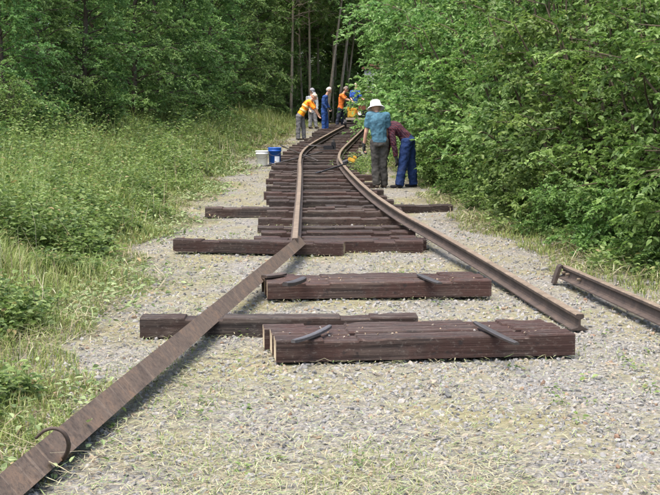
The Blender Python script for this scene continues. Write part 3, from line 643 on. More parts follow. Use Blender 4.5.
BOOT = cloth('boot_brown', (0.06, 0.045, 0.035)); BOOTD = cloth('boot_black', (0.02, 0.02, 0.022)); GLV = cloth('glove_dark', (0.03, 0.032, 0.03))
t = NT('maroon_check'); v = t.coords((1, 1, 1))
def wave(ax, sc):
    n = t.new('ShaderNodeTexWave', wave_type='BANDS', bands_direction=ax); n.inputs['Scale'].default_value = sc; t.l.new(v, n.inputs[0]); return n.outputs['Fac']
c = t.mix(t.ramp(wave('Z', 7), [(0.5, (0, 0, 0)), (0.62, (1, 1, 1))]), (0.075, 0.013, 0.02), (0.03, 0.009, 0.02)); c = t.mix(t.ramp(wave('Y', 7), [(0.5, (0, 0, 0)), (0.62, (0.8, 0.8, 0.8))]), c, (0.028, 0.009, 0.02))
c = t.mix(t.ramp(wave('DIAGONAL', 9), [(0.88, (0, 0, 0)), (0.95, (0.3, 0.3, 0.3))]), c, (0.25, 0.16, 0.15)); M_CHECK = t.done(c, 0.9)
t = NT('hi_vis_orange'); n = t.noise(t.coords(), 3.5, 3); M_HIVIS = t.done(t.ramp(n, [(0.4, (0.95, 0.22, 0.015)), (0.65, (0.95, 0.42, 0.02))]), 0.8)

_, D1 = person('man in teal shirt and white sun hat, seen from behind beside the right rail', (380, 188.5),
    dict(head=(375.8, 108.6, 0.1), neck=(377.4, 113.6, 0.02), chest=(377.8, 121), waist=(379, 136), pel=(379.5, 142.5), sh_l=(369.5, 115.5), sh_r=(386.5, 116.2, 0.03),
         el_l=(366.2, 132, 0.02), wr_l=(363.8, 145, 0.1), tip_l=(364.6, 154, 0.1), el_r=(388, 131, 0.12), wr_r=(384, 139, 0.32), hip_l=(375.2, 144), hip_r=(384, 144, 0.03),
         kn_l=(375.3, 165, 0.03), kn_r=(383.2, 165, 0.06), ank_l=(376.5, 184), ank_r=(384.2, 184, 0.12)), (-0.3, 1), (-0.25, 0.9, -0.35),
    dict(trousers=cloth('trousers_grey', (0.055, 0.052, 0.047)), shirt=cloth('shirt_teal', (0.06, 0.14, 0.19)), boots=BOOT, gloves=GLV, head=('hat', cloth('hat_white', (0.75, 0.72, 0.72), 0.06)), sleeve=0.72, hem=0.0))
person('man in maroon checked shirt and blue trousers, bending beside the bushes', (406, 189.5),
    dict(head=(383.5, 126, 0.05), neck=(389.5, 125, 0.02), chest=(396.5, 128.5), waist=(403.5, 134.5), pel=(407.8, 140.5), sh_l=(392, 129.5, 0.2), sh_r=(391.5, 129.5, -0.16),
         el_l=(388.5, 143, 0.22), wr_l=(386, 156, 0.22), el_r=(394, 145, -0.2), wr_r=(396, 157, -0.18), tip_r=(397.5, 165, -0.18), hip_l=(409, 143, 0.08), hip_r=(406.5, 143.5, -0.08),
         kn_l=(411.5, 165, 0.1), kn_r=(402.5, 166.5, -0.1), ank_l=(413.5, 184, 0.15), ank_r=(399, 188, -0.15)), (-1, -0.05), (-0.75, 0, -0.66),
    dict(trousers=cloth('overalls_blue', (0.014, 0.03, 0.09)), shirt=M_CHECK, boots=BOOTD, gloves=GLV, head=('cap', cloth('cap_dark', (0.05, 0.05, 0.06))), sleeve=1.9, hem=0.3, leg_w=1.15), 0.42)
person('man in orange hi-vis vest and grey trousers, stooping left of the track', (301, 140),
    dict(head=(314, 97.2), neck=(310.6, 100.3), chest=(306.8, 104.5), waist=(302.6, 111.3), pel=(300, 115.7), sh_r=(309.6, 102.6, -0.17), sh_l=(310.8, 101.8, 0.18), el_r=(314.3, 109.3, -0.2), wr_r=(317.8, 114.8, -0.15), tip_r=(320.2, 118.6, -0.12),
         el_l=(315, 108, 0.2), wr_l=(318, 113, 0.25), hip_r=(298.6, 117, -0.08), hip_l=(301.7, 117, 0.08), kn_r=(298.4, 127.5, -0.1), kn_l=(303.3, 127.3, 0.1), ank_r=(298, 137, -0.1), ank_l=(304, 136.5, 0.12)), (1, 0.15), (0.8, 0.1, -0.55),
    dict(trousers=cloth('trousers_mid_grey', (0.15, 0.15, 0.155)), shirt=M_HIVIS, band=cloth('reflective_yellow', (0.8, 0.62, 0.25), 0.08), boots=BOOT, head=('cap', cloth('cap_beige', (0.55, 0.46, 0.36))), sleeve=0.95, hem=0.25))
person('man in pale grey clothes and grey cap, behind the stooping orange-vested man', (313, 128.5),
    dict(head=(312, 91.5), neck=(311.5, 96), chest=(311.5, 101), waist=(312, 108.5), pel=(312.5, 111.5), sh_r=(307.5, 98), sh_l=(316, 98), el_r=(306.8, 104.5, -0.1), wr_r=(309.5, 109.5, -0.25), el_l=(317.2, 104.5, -0.1), wr_l=(317, 110.5, -0.25),
         hip_r=(310.8, 112.5), hip_l=(314.3, 112.5), kn_r=(310.4, 120), kn_l=(315.2, 120), ank_r=(310, 126), ank_l=(316.3, 126.2)), (0.6, -0.8), (0.7, -0.5, -0.45),
    dict(trousers=cloth('trousers_light_grey', (0.28, 0.28, 0.29)), shirt=cloth('shirt_grey', (0.25, 0.27, 0.28)), boots=BOOT, head=('cap', cloth('cap_grey', (0.25, 0.25, 0.27))), sleeve=1.8))
person('man in blue jacket and blue jeans with white hair, standing at the far left rail', (325.2, 130.5),
    dict(head=(329, 90.6), neck=(326.6, 94.8), chest=(324.8, 100.5), waist=(324.2, 108.5), pel=(324.4, 112), sh_r=(324.2, 97.3, -0.17), sh_l=(325.8, 97, 0.17), el_r=(323.6, 104.5, -0.22), wr_r=(327.2, 108.6, -0.2), el_l=(327, 104.2, 0.2), wr_l=(329.8, 108.2, 0.12),
         hip_r=(323.8, 113, -0.08), hip_l=(325.3, 113, 0.08), kn_r=(323.8, 121, -0.09), kn_l=(326.4, 121, 0.1), ank_r=(323.5, 128.5, -0.1), ank_l=(326.8, 128, 0.1)), (1, 0.15), (0.8, 0.05, -0.5),
    dict(trousers=cloth('jeans_blue', (0.03, 0.075, 0.24)), shirt=cloth('jacket_blue', (0.03, 0.07, 0.21)), boots=cloth('shoe_grey', (0.3, 0.3, 0.3)), gloves=GLV, head=('hair', cloth('hair_white', (0.6, 0.55, 0.5))), sleeve=1.85))
person('man in orange T-shirt and dark trousers, reaching towards the yellow trolley', (338.5, 127.2),
    dict(head=(346, 89.6), neck=(343.4, 93.2), chest=(341.6, 98.5), waist=(340.9, 106), pel=(340.6, 109), sh_r=(341.0, 95.6, -0.18), sh_l=(342.8, 95, 0.18), el_r=(345.5, 99.3, -0.2), wr_r=(351, 101.2, -0.12), tip_r=(354.5, 102.6, -0.1), el_l=(346.5, 98.5, 0.2), wr_l=(351, 101, 0.15),
         hip_r=(339.8, 110, -0.08), hip_l=(341.8, 110, 0.08), kn_r=(338.4, 118, -0.1), kn_l=(342.2, 118, 0.12), ank_r=(336.6, 125.4, -0.1), ank_l=(342.6, 125, 0.2)), (1, 0.15), (0.8, 0.1, -0.5),
    dict(trousers=cloth('trousers_navy', (0.03, 0.035, 0.055)), shirt=cloth('tshirt_orange', (0.75, 0.19, 0.04)), boots=BOOTD, head=('hair', cloth('hair_grey', (0.2, 0.17, 0.15))), sleeve=0.85))
person('man in bright blue shirt behind the yellow trolley', (355.2, 124.5),
    dict(head=(356.6, 85.4), neck=(356, 90), chest=(355.2, 95), waist=(355, 102), pel=(355, 105), sh_r=(351.6, 92), sh_l=(359, 92, 0.05), el_r=(350.6, 98, -0.08), wr_r=(353.4, 102.5, -0.28), el_l=(361, 97.5, -0.1), wr_l=(363.5, 99.5, -0.3),
         hip_r=(353.4, 106), hip_l=(356.8, 106), kn_r=(353.2, 114), kn_l=(357.4, 114), ank_r=(353, 122), ank_l=(357.5, 122)), (0.5, -0.85), (0.75, -0.3, -0.5),
    dict(trousers=cloth('trousers_black', (0.03, 0.03, 0.035)), shirt=cloth('shirt_bright_blue', (0.03, 0.08, 0.3)), boots=BOOTD, head=('hair', cloth('hair_fair', (0.5, 0.42, 0.33))), sleeve=0.9), 0.9)

# ------------------------------------------------------------------ stones, litter and grass
PH = (1 + 5 ** 0.5) / 2
ICO = np.array([(-1, PH, 0), (1, PH, 0), (-1, -PH, 0), (1, -PH, 0), (0, -1, PH), (0, 1, PH), (0, -1, -PH), (0, 1, -PH), (PH, 0, -1), (PH, 0, 1), (-PH, 0, -1), (-PH, 0, 1)]) / math.hypot(1, PH)
ICF = np.array([(0, 11, 5), (0, 5, 1), (0, 1, 7), (0, 7, 10), (0, 10, 11), (1, 5, 9), (5, 11, 4), (11, 10, 2), (10, 7, 6), (7, 1, 8), (3, 9, 4), (3, 4, 2), (3, 2, 6), (3, 6, 8), (3, 8, 9), (4, 9, 5), (2, 4, 11), (6, 2, 10), (8, 6, 7), (9, 8, 1)])
def rotmats(n):
    q = R.normal(size=(n, 4)); q /= np.linalg.norm(q, axis=1)[:, None]; w, x, y, z = q.T
    return np.stack([np.stack([1 - 2 * (y * y + z * z), 2 * (x * y - z * w), 2 * (x * z + y * w)], -1), np.stack([2 * (x * y + z * w), 1 - 2 * (x * x + z * z), 2 * (y * z - x * w)], -1), np.stack([2 * (x * z - y * w), 2 * (y * z + x * w), 1 - 2 * (x * x + y * y)], -1)], 1)
def inbed(x, y):
    j = R.normal(0, 0.18, len(x)); return (x > ledge(y) + j) & (x < redge(y) + 0.15 + j)
def patch(x, y):     # slow pattern: where litter covers the stones
    return 0.5 + 0.5 * np.sin(1.9 * x + 0.8 * y + 2 * np.sin(0.6 * y)) * np.sin(1.1 * y - 1.3 * x + 1.5 * np.sin(0.9 * x))
def scatter(n, y0, y1, x0=None, x1=None):
    y = R.uniform(y0, y1, n); a = np.full(n, x0) if x0 is not None else -0.33 * y - 0.9; b = np.full(n, x1) if x1 is not None else 0.33 * y + 0.9
    return a + (b - a) * R.random(n), y
px_, py_, ps_ = [], [], []
for n, y0, y1, s0, s1 in ((25000, 4.6, 9, 0.0065, 0.022), (17000, 9, 16, 0.010, 0.027), (9000, 16, 30, 0.015, 0.032), (2500, 30, 48, 0.03, 0.045)):
    x, y = scatter(n, y0, y1); k = inbed(x, y) & ((x > 0.6 - 0.02 * y) | (R.random(n) > 0.32 * patch(x, y)))
    px_.append(x[k]); py_.append(y[k]); ps_.append((s0 + (s1 - s0) * R.random(n) ** 2.0)[k])
x, y = scatter(140, 6, 14); k = inbed(x, y); px_.append(x[k]); py_.append(y[k]); ps_.append(R.uniform(0.03, 0.045, k.sum()))
x, y, s = map(np.concatenate, (px_, py_, ps_)); n = len(x)
zz = tz(x, y)
for (m, w, nn, td), top in ((ST1, t1), (ST2, t2)):
    q = 40; al = np.clip(np.concatenate([R.normal(-0.5, 0.2, 25), R.normal(0.5, 0.25, 15)]), -0.98, 0.98); dp = R.uniform(0.02, 0.62, q); x = np.append(x, m.x + td.x * al + nn.x * dp); y = np.append(y, m.y + td.y * al + nn.y * dp); zz = np.append(zz, np.full(q, top - 0.006) - 0.012 * (np.abs(np.abs(al) - 0.58) < 0.11)); s = np.append(s, R.uniform(0.003, 0.011, q))
n = len(x)
sc = np.stack([R.uniform(0.8, 1.4, n), R.uniform(0.7, 1.1, n), R.uniform(0.4, 0.75, n)], 1) * s[:, None]
V = ICO[None] * R.uniform(0.75, 1.2, (n, 12, 1)); V = np.einsum('nij,nkj->nki', rotmats(n), V * sc[:, None])
V = V + np.stack([x, y, zz + s * R.uniform(-0.35, 0.3, n)], 1)[:, None]
F = (ICF[None] + (np.arange(n) * 12)[:, None, None]).reshape(-1, 3)
val = np.clip(R.beta(2.4, 1.9, n), 0, 0.87); k = R.random(n) < 0.07; k[-80:] = R.random(80) < 0.85; val[k] = R.uniform(0.87, 1, k.sum())
props(link('gravel', arrmesh('gravel', V.reshape(-1, 3), F, M_GRAVEL, np.repeat(val, 20))), 'pale grey ballast gravel covering the old track bed', 'gravel', kind='stuff')

def blades(x, y, z, L, W, az, lean, curl, attr, flat=None):
    """bent two-segment blades"""
    n = len(x); d = np.stack([np.cos(az), np.sin(az), np.zeros(n)], 1); s = np.stack([-np.sin(az), np.cos(az), np.zeros(n)], 1)
    up = np.array([0, 0, 1.0]); b = np.stack([x, y, z], 1)
    m = b + (d * np.sin(lean)[:, None] + up * np.cos(lean)[:, None]) * (L * 0.55)[:, None]
    l2 = lean + curl; t_ = m + (d * np.sin(l2)[:, None] + up * np.cos(l2)[:, None]) * (L * 0.45)[:, None]
    w = W[:, None] * s / 2
    V = np.stack([b - w * 0.7, b + w * 0.7, m + w, m - w, t_ + w * 0.12, t_ - w * 0.12], 1).reshape(-1, 3)
    i = np.arange(n)[:, None] * 6; F = np.concatenate([i + [0, 1, 2, 3], i + [3, 2, 4, 5]], 1).reshape(-1, 4)
    return V, F, np.repeat(attr, 2)
# straw and mown litter lying on the stones
y = 4.6 + 30 * R.random(150000) ** 1.7; x = (R.random(150000) * 2 - 1) * (0.33 * y + 0.9); k = inbed(x, y) & (R.random(len(x)) < np.where(x > 0.9, 0.22, 0.42) + 0.6 * patch(x, y) * np.where(x > 1.1, 0.3, 1)); x, y = x[k], y[k]; n = len(x)
Vb, Fb, Ab = blades(x, y, tz(x, y) + R.uniform(0.008, 0.034, n), R.uniform(0.02, 0.10, n), R.uniform(0.0015, 0.004, n) * (1 + y / 12), R.uniform(0, 6.3, n), R.uniform(1.3, 1.65, n), R.uniform(-0.1, 0.35, n), R.beta(2.4, 1.6, n))
props(link('straw_litter', arrmesh('straw_litter', Vb, Fb, M_STRAW, Ab)), 'dry cut straw scattered over the gravel between the rails', 'straw', kind='stuff')

def leaf_arr(b, d, nrm, L, W, attr):
    """folded pointed leaves: base, direction, normal"""
    d = d / (np.linalg.norm(d, axis=1)[:, None] + 1e-9); s = np.cross(d, nrm); s /= np.linalg.norm(s, axis=1)[:, None] + 1e-9; n = np.cross(s, d)
    L = L[:, None]; W = W[:, None]
    V = np.stack([b, b + d * L * 0.3 + s * W * 0.5 + n * W * 0.16, b + d * L * 0.68 + s * W * 0.36 + n * W * 0.08 , b + d * L - n * L * 0.12, b + d * L * 0.68 - s * W * 0.36 + n * W * 0.08, b + d * L * 0.3 - s * W * 0.5 + n * W * 0.16], 1).reshape(-1, 3)
    i = np.arange(len(b))[:, None] * 6; F = np.concatenate([i + [0, 1, 2, 3], i + [0, 3, 4, 5]], 1).reshape(-1, 4)
    return V, F, np.repeat(attr, 2)
def rnd3(n): return R.normal(size=(n, 3))
UP = np.array([0, 0, 1.0])

# grass on both verges
def verge(n, y0, y1, side):
    y = y0 + (y1 - y0) * R.random(n) ** 1.15
    if side < 0: x = ledge(y) + 0.3 - np.abs(R.normal(0, 1, n)) * (0.6 + 0.10 * y) - 0.15; return x, y, np.clip((ledge(y) - x) / 1.7, 0, 1)
    x = redge(y) - 0.2 + np.abs(R.normal(0, 0.75, n)); return x, y, np.clip((x - redge(y)) / 2.0, 0, 1)
G = []
for n, y0, y1, side, hmax, wk in ((24000, 5, 16, -1, 0.42, 1), (30000, 15, 36, -1, 0.7, 1.5), (16000, 34, 62, -1, 0.5, 2.6), (9000, 9, 30, 1, 0.16, 1.5), (5000, 28, 56, 1, 0.3, 2.4)):
    x, y, t_ = verge(n, y0, y1, side); cl_ = 0.5 + 0.5 * np.sin(2.3 * x + np.sin(1.7 * y)) * np.sin(1.9 * y + 1.3 * x)
    L = (0.10 + hmax * t_ * R.uniform(0.5, 1.2, n)) * (0.55 + 0.7 * cl_); at = np.clip(R.normal(0.45, 0.22, n) + 0.12 * cl_, 0, 0.9); dry = R.random(n) < np.where(side < 0, 0.13 + 0.3 * np.exp(-t_ * 5) + 0.35 * (np.sin(1.3 * x + 2 * np.sin(0.7 * y)) * np.sin(0.9 * y + 1.0) > 0.45), 0.4); at[dry] = R.uniform(0.95, 1.0, dry.sum())
    G.append(blades(x, y, tz(x, y) - 0.01, L, R.uniform(0.004, 0.010, n) * wk, R.uniform(0, 6.3, n), np.abs(R.normal(0.25, 0.3, n)), R.uniform(0.1, 1.1, n), at))
y = 4.7 + 20 * R.random(30000) ** 1.5; x = (R.random(30000) * 2 - 1) * (0.33 * y + 0.6); k = inbed(x, y) & (patch(x * 1.7 + 3, y * 1.5) * patch(x, y) > 0.36 + 0.3 * (x > 0.9)); x, y = x[k], y[k]; n = len(x)
G.append(blades(x, y, tz(x, y), R.uniform(0.025, 0.075, n), R.uniform(0.002, 0.004, n) * (1 + y / 14), R.uniform(0, 6.3, n), np.abs(R.normal(0.7, 0.4, n)), R.uniform(0, 0.7, n), np.where(R.random(n) < 0.3, 0.98, R.uniform(0.2, 0.9, n))))
off = 0; Fo = []
for g_ in G: Fo.append(g_[1] + off); off += len(g_[0])
props(link('verge_grass', arrmesh('verge_grass', np.concatenate([g_[0] for g_ in G]), np.concatenate(Fo), M_GRASS, np.concatenate([g_[2] for g_ in G]))), 'rough green and straw-coloured grass on both verges', 'grass', kind='stuff')

# mown weeds and dead stems lying along the edge of the ballast
y = R.uniform(5, 40, 16000); x = np.where(R.random(16000) < 0.5, ledge(y) - R.normal(0.12, 0.38, 16000), redge(y) + R.normal(0.12, 0.3, 16000)); k = np.sin(1.6 * y + 0.9 * np.sin(2.3 * y)) > -0.35; x, y = x[k], y[k]; n = len(x)
b1 = blades(x, y, tz(x, y) + np.abs(R.normal(0.03, 0.05, n)), R.uniform(0.08, 0.35, n), R.uniform(0.003, 0.006, n) * (1 + y / 20), R.uniform(0, 6.3, n), R.uniform(1.2, 1.62, n), R.uniform(-0.1, 0.3, n), np.clip(R.beta(1.6, 2.2, n), 0, 1))
y = R.uniform(6, 42, 900); x = ledge(y) - 0.2 - np.abs(R.normal(0.5, 1.5, 900)); n = len(x)
b2 = blades(x, y, tz(x, y), R.uniform(0.3, 0.8, n), R.uniform(0.0025, 0.005, n) * (1 + y / 24), R.uniform(0, 6.3, n), np.abs(R.normal(0.2, 0.5, n)), R.uniform(0, 0.7, n), R.uniform(0.1, 0.75, n))
props(link('mown_stems', arrmesh('mown_stems', np.concatenate([b1[0], b2[0]]), np.concatenate([b1[1], b2[1] + len(b1[0])]), M_STRAW, np.concatenate([b1[2], b2[2]]))), 'brown dead stems and mown weeds along the ballast edges', 'dead stems', kind='stuff')
n = 9000; y = R.uniform(5, 34, n); x = ledge(y) - R.normal(0.22, 0.32, n); k = np.sin(1.1 * y + 2) > -0.5; x, y = x[k], y[k]; n = len(x)
d_ = rnd3(n); d_[:, 2] *= 0.35; L_ = R.uniform(0.025, 0.075, n) * (0.8 + y / 40); lc = leaf_arr(np.stack([x, y, tz(x, y) + np.abs(R.normal(0.04, 0.05, n))], 1), d_, UP + rnd3(n) * 0.5, L_, L_ * 0.5, np.clip(R.normal(0.5, 0.25, n), 0, 1))
props(link('cut_leaves', arrmesh('cut_leaves', lc[0], lc[1], M_CUT, lc[2])), 'wilting cut leaves heaped along the left grass edge', 'cut leaves', kind='stuff')

# leafy weeds (nettles, brambles, seedlings) growing through the grass
def weed_cloud(x, y, h, lk, leafL):
    """upright stems with pairs of leaves"""
    n = len(x); z = tz(x, y); lean = rnd3(n) * 0.28; lean[:, 2] = 0
    V_, F_, A_, off = [], [], [], 0; tone = R.uniform(-0.3, 0.3, n)
    for k in range(lk):
        t_ = 0.18 + 0.82 * (k + R.random(n)) / lk; p = np.stack([x, y, z], 1) + UP * (h * t_)[:, None] + lean * (h * t_ ** 1.5)[:, None]
        az = R.uniform(0, 6.3, n); d = np.stack([np.cos(az), np.sin(az), R.uniform(-0.35, 0.45, n)], 1)
        L = leafL * R.uniform(0.6, 1.25, n) * (1.15 - 0.45 * t_); at = np.clip(R.normal(0.42, 0.18, n) + tone, 0, 0.93); dd = R.random(n) < 0.06; at[dd] = R.uniform(0.97, 1, dd.sum())
        a = leaf_arr(p + d * 0.02, d, UP + rnd3(n) * 0.35, L, L * R.uniform(0.45, 0.7, n), at); V_.append(a[0]); F_.append(a[1] + off); A_.append(a[2]); off += len(a[0])
    b = blades(x, y, z - 0.02, h * 0.98, np.full(n, 0.006), np.arctan2(lean[:, 1], lean[:, 0]), np.linalg.norm(lean, axis=1) * 0.5, np.linalg.norm(lean, axis=1) * 0.6, np.full(n, 0.3))
    V_.append(b[0]); F_.append(b[1] + off); A_.append(b[2]); return np.concatenate(V_), np.concatenate(F_), np.concatenate(A_)
W_ = []
for n, y0, y1, hm, lk, lf in ((3000, 5.0, 14, 0.66, 14, 0.072), (3000, 13, 26, 1.1, 15, 0.085), (1500, 25, 44, 0.95, 14, 0.12)):
    x, y, t_ = verge(n * 2, y0, y1, -1); k = (t_ > 0.12 + 0.12 * R.random(len(x))) & (np.sin(1.1 * x + 2 * np.sin(0.8 * y)) * np.sin(1.4 * y) > -0.6) & (np.sin(1.3 * x + 2 * np.sin(0.7 * y)) * np.sin(0.9 * y + 1.0) < 0.68); x, y, t_ = x[k][:n], y[k][:n], t_[k][:n]
    W_.append(weed_cloud(x, y, hm * (0.2 + 0.8 * t_) * R.uniform(0.4, 1.2, len(x)) * (0.45 + 0.85 * (0.5 + 0.5 * np.sin(1.5 * x + 1.3 * np.sin(1.1 * y)) * np.sin(1.2 * y + x))), lk, lf))
x, y, t_ = verge(900, 10, 34, 1); k = t_ > 0.12; W_.append(weed_cloud(x[k], y[k], R.uniform(0.08, 0.4, k.sum()) * (0.5 + t_[k]), 11, 0.09))
x, y = scatter(260, 5, 22); k = inbed(x, y) & (patch(x, y) > 0.5); W_.append(weed_cloud(x[k], y[k], R.uniform(0.02, 0.07, k.sum()), 8, 0.04))
y = R.uniform(26, 31, 160); x = np.array([tcx(a) for a in y]) + 1.15 + R.normal(0, 0.25, 160); W_.append(weed_cloud(x, y, R.uniform(0.1, 0.38, 160), 11, 0.08))
off = 0; Fo = []
for g_ in W_: Fo.append(g_[1] + off); off += len(g_[0])
props(link('verge_weeds', arrmesh('verge_weeds', np.concatenate([g_[0] for g_ in W_]), np.concatenate(Fo), M_WEED, np.concatenate([g_[2] for g_ in W_]))), 'leafy green weeds growing through the grass along the track', 'weeds', kind='stuff')

# ------------------------------------------------------------------ trees and bushes
def grow(limbs, leafL, n_sub, n_tw, n_lf, tw_len, sub_k, seed, leafW=0.55, droop=0.25, tone=0.2, low=0.25):
    """limbs: list of (pts, radii); returns (wood paths, leaf arrays)"""
    r = np.random.default_rng(seed); wood = []; sb, sdv, sl = [], [], []
    for pts, rad in limbs:
        p = np.asarray(pts, float); Ln = np.linalg.norm(np.diff(p, axis=0), axis=1).sum()
        for k in range(n_sub):
            t_ = low + (1 - low) * (k + r.random()) / n_sub; f = t_ * (len(p) - 1); i = min(int(f), len(p) - 2); b = p[i] + (p[i + 1] - p[i]) * (f - i); ax = p[i + 1] - p[i]; ax /= np.linalg.norm(ax)
            s = r.normal(size=3); s -= ax * s.dot(ax); s /= np.linalg.norm(s); d = ax * r.uniform(0.25, 0.9) + s * 0.9 + UP * r.uniform(-0.05, 0.35); d /= np.linalg.norm(d)
            L = sub_k * r.uniform(0.5, 1.1) * (1.1 - 0.45 * t_); sb.append(b); sdv.append(d); sl.append(L)
            if L > 0.3:
                r0 = max(0.004, rad[min(i + 1, len(rad) - 1)] * 0.45); e_ = b + d * L * 0.5 + UP * 0.03 * L; wood.append(([b, e_, b + d * L * 0.97 - UP * droop * 0.25 * L], [r0, r0 * 0.7, 0.003]))
    sb, sdv, sl = np.array(sb), np.array(sdv), np.array(sl); m = len(sb)
    n = m * n_tw; ii = np.repeat(np.arange(m), n_tw); t_ = r.uniform(0.1, 1.0, n); b = sb[ii] + sdv[ii] * (sl[ii] * t_)[:, None] - UP * (droop * 0.25 * sl[ii] * t_ ** 2)[:, None]
    td = sdv[ii] * 0.7 + r.normal(size=(n, 3)) * 0.6; td[:, 2] *= 0.6; td /= np.linalg.norm(td, axis=1)[:, None]; tl = tw_len * r.uniform(0.5, 1.2, n); ctone = (r.normal(0, tone, m)[ii] + r.normal(0, tone * 0.4, n))
    N = n * n_lf; jj = np.repeat(np.arange(n), n_lf); u = r.uniform(0.08, 1.0, N); p = b[jj] + td[jj] * (tl[jj] * u)[:, None] - UP * (droop * tl[jj] * u ** 2)[:, None]
    sd_ = np.cross(td[jj], UP) * np.where(r.random(N) < 0.5, 1, -1)[:, None]; d = td[jj] * 0.55 + sd_ * 0.8 + r.normal(size=(N, 3)) * 0.32 - UP * 0.18
    nr = UP * 1.0 + r.normal(size=(N, 3)) * 0.42 + td[jj] * 0.25; L = leafL * r.uniform(0.55, 1.25, N); at = np.clip(0.42 + ctone[jj] + r.normal(0, 0.14, N), 0, 0.96); k = r.random(N) < 0.012; at[k] = 1
    return wood, leaf_arr(p, d, nr, L, L * leafW * r.uniform(0.8, 1.2, N), at)
def bush_limbs(seed, H, Rad, n):
    r = np.random.default_rng(seed); out = []
    for k in range(n):
        az = k * 2.4 + r.uniform(-0.3, 0.3); rr_ = Rad * math.sqrt((k + 0.5) / n) * r.uniform(0.8, 1.1); h = H * (1.05 - 0.45 * (rr_ / Rad) ** 1.6) * r.uniform(0.72, 1.1) * (0.42 if k % 3 == 1 else (0.2 if k % 7 == 3 else 1))
        b = np.array([0.25 * rr_ * math.cos(az), 0.25 * rr_ * math.sin(az), -0.05]); top = np.array([rr_ * math.cos(az), rr_ * math.sin(az), h])
        pts = [b * (1 - q) + top * q + np.array([0, 0, h * 0.18 * math.sin(q * 3.14)]) + r.normal(size=3) * 0.06 * h * q * (1 - q) for q in np.linspace(0, 1, 7)]
        pts[-1] = pts[-1] + np.array([math.cos(az), math.sin(az), -0.6]) * 0.18; out.append((pts, np.linspace(0.028, 0.006, 7) * (H / 4)))
    return out
def tree_limbs(seed, H, Rad, base, n, tr, lean=(0, 0)):
    r = np.random.default_rng(seed); q = np.linspace(0, 1, 10); tp_ = np.stack([lean[0] * q ** 1.3 * H + 0.10 * np.sin(3 * q + seed), lean[1] * q * H + 0.08 * np.sin(4 * q + 2 * seed), q * H * 0.93 - 0.1], 1); tp_[:, :2] -= tp_[0, :2]
    limbs = []
    for k in range(n):
        f = base + (0.97 - base) * (k + r.random()) / n; i = min(int(f * 9), 8); b = tp_[i] + (tp_[i + 1] - tp_[i]) * (f * 9 - i); az = k * 2.4 + r.uniform(-0.4, 0.4); g = (f - base) / (1 - base)
        L = Rad * (0.55 + 0.75 * math.sin(min(1, g * 1.15 + 0.18) * math.pi) ** 0.7) * r.uniform(0.65, 1.15); el = r.uniform(-0.05, 0.45) + 0.5 * g
        d = np.array([math.cos(az) * math.cos(el), math.sin(az) * math.cos(el), math.sin(el)]); pts = [b + d * L * w + UP * 0.12 * L * math.sin(w * 2.5) - UP * 0.22 * L * w ** 2 + r.normal(size=3) * 0.05 * L * w for w in np.linspace(0, 1, 6)]; limbs.append((pts, np.linspace(tr * 0.35 * (1.15 - g), 0.008, 6)))
    return (tp_, np.linspace(tr * 1.15, tr * 0.25, 10)), limbs
def plant_mesh(kind, seed, leafm, bark, H, Rad, leafL, n, n_sub, n_tw, n_lf, tw_len, sub_k, base=0.1, tr=0.12, lean=(0, 0), leafW=0.55, low=0.25, tone=0.2):
    if kind == 'bush': limbs = bush_limbs(seed, H, Rad, n); main = limbs
    else: trunk, limbs = tree_limbs(seed, H, Rad, base, n, tr, lean); main = [trunk] + limbs
    wood, lf = grow(limbs, leafL, n_sub, n_tw, n_lf, tw_len, sub_k, seed + 100, leafW, low=low, tone=tone)
    V1, Q1, T1 = tube_arr(main, 7); V2, Q2, T2 = tube_arr(wood, 4); o2 = len(V1)
    wm = arrmesh('trunk', np.concatenate([V1, V2]), [np.concatenate([Q1, Q2 + o2]), np.concatenate([T1, T2 + o2])], bark, None, True)
    return wm, arrmesh('crown', lf[0], lf[1], leafm, lf[2])
_used = {}
def plant(name, protos, x, y, label, cat, group=None, rz=0.0, sc=1.0, sz=None, dz=-0.05):
    e = empty(name, (x, y, float(tz(x, y)) + dz), label, cat, group, rz); e.scale = (sc, sc, sz or sc)
    link('stems' if cat == 'bush' else 'trunk', protos[0], e); link('foliage' if cat == 'bush' else 'crown', protos[1], e); return e
B1 = plant_mesh('bush', 1, M_LEAF_R, M_TWIG, 3.9, 1.75, 0.075, 42, 8, 8, 13, 0.34, 0.75, leafW=0.62, low=0.06)
B2 = plant_mesh('bush', 2, M_LEAF_B, M_TWIG, 4.2, 1.7, 0.09, 38, 8, 7, 13, 0.42, 0.8, leafW=0.55, low=0.08)
B3 = plant_mesh('bush', 3, M_LEAF_R, M_TWIG, 3.4, 1.6, 0.062, 42, 9, 8, 13, 0.30, 0.7, leafW=0.7, low=0.05, tone=0.25)
B4 = plant_mesh('bush', 9, M_LEAF_R, M_TWIG, 1.35, 1.05, 0.07, 26, 6, 7, 11, 0.3, 0.42, leafW=0.62, low=0.02, tone=0.25)
T1_ = plant_mesh('tree', 4, M_LEAF_R, M_BARK, 8.0, 2.3, 0.10, 44, 7, 7, 13, 0.5, 0.9, 0.06, 0.12)
T2_ = plant_mesh('tree', 5, M_LEAF_D, M_BARK, 9.0, 2.0, 0.095, 50, 7, 7, 13, 0.48, 0.85, 0.03, 0.14)
T3_ = plant_mesh('tree', 6, M_LEAF_D, M_BARKP, 12.5, 2.9, 0.13, 34, 6, 6, 12, 0.6, 1.1, 0.46, 0.075, (0.01, 0))
T4_ = plant_mesh('tree', 7, M_LEAF_D, M_BARKP, 12.5, 2.7, 0.13, 30, 6, 6, 12, 0.6, 1.1, 0.5, 0.075, (0.13, 0))
T5_ = plant_mesh('tree', 12, M_LEAF_D, M_BARK, 9.0, 2.7, 0.19, 40, 6, 6, 7, 0.6, 1.0, 0.02, 0.13)
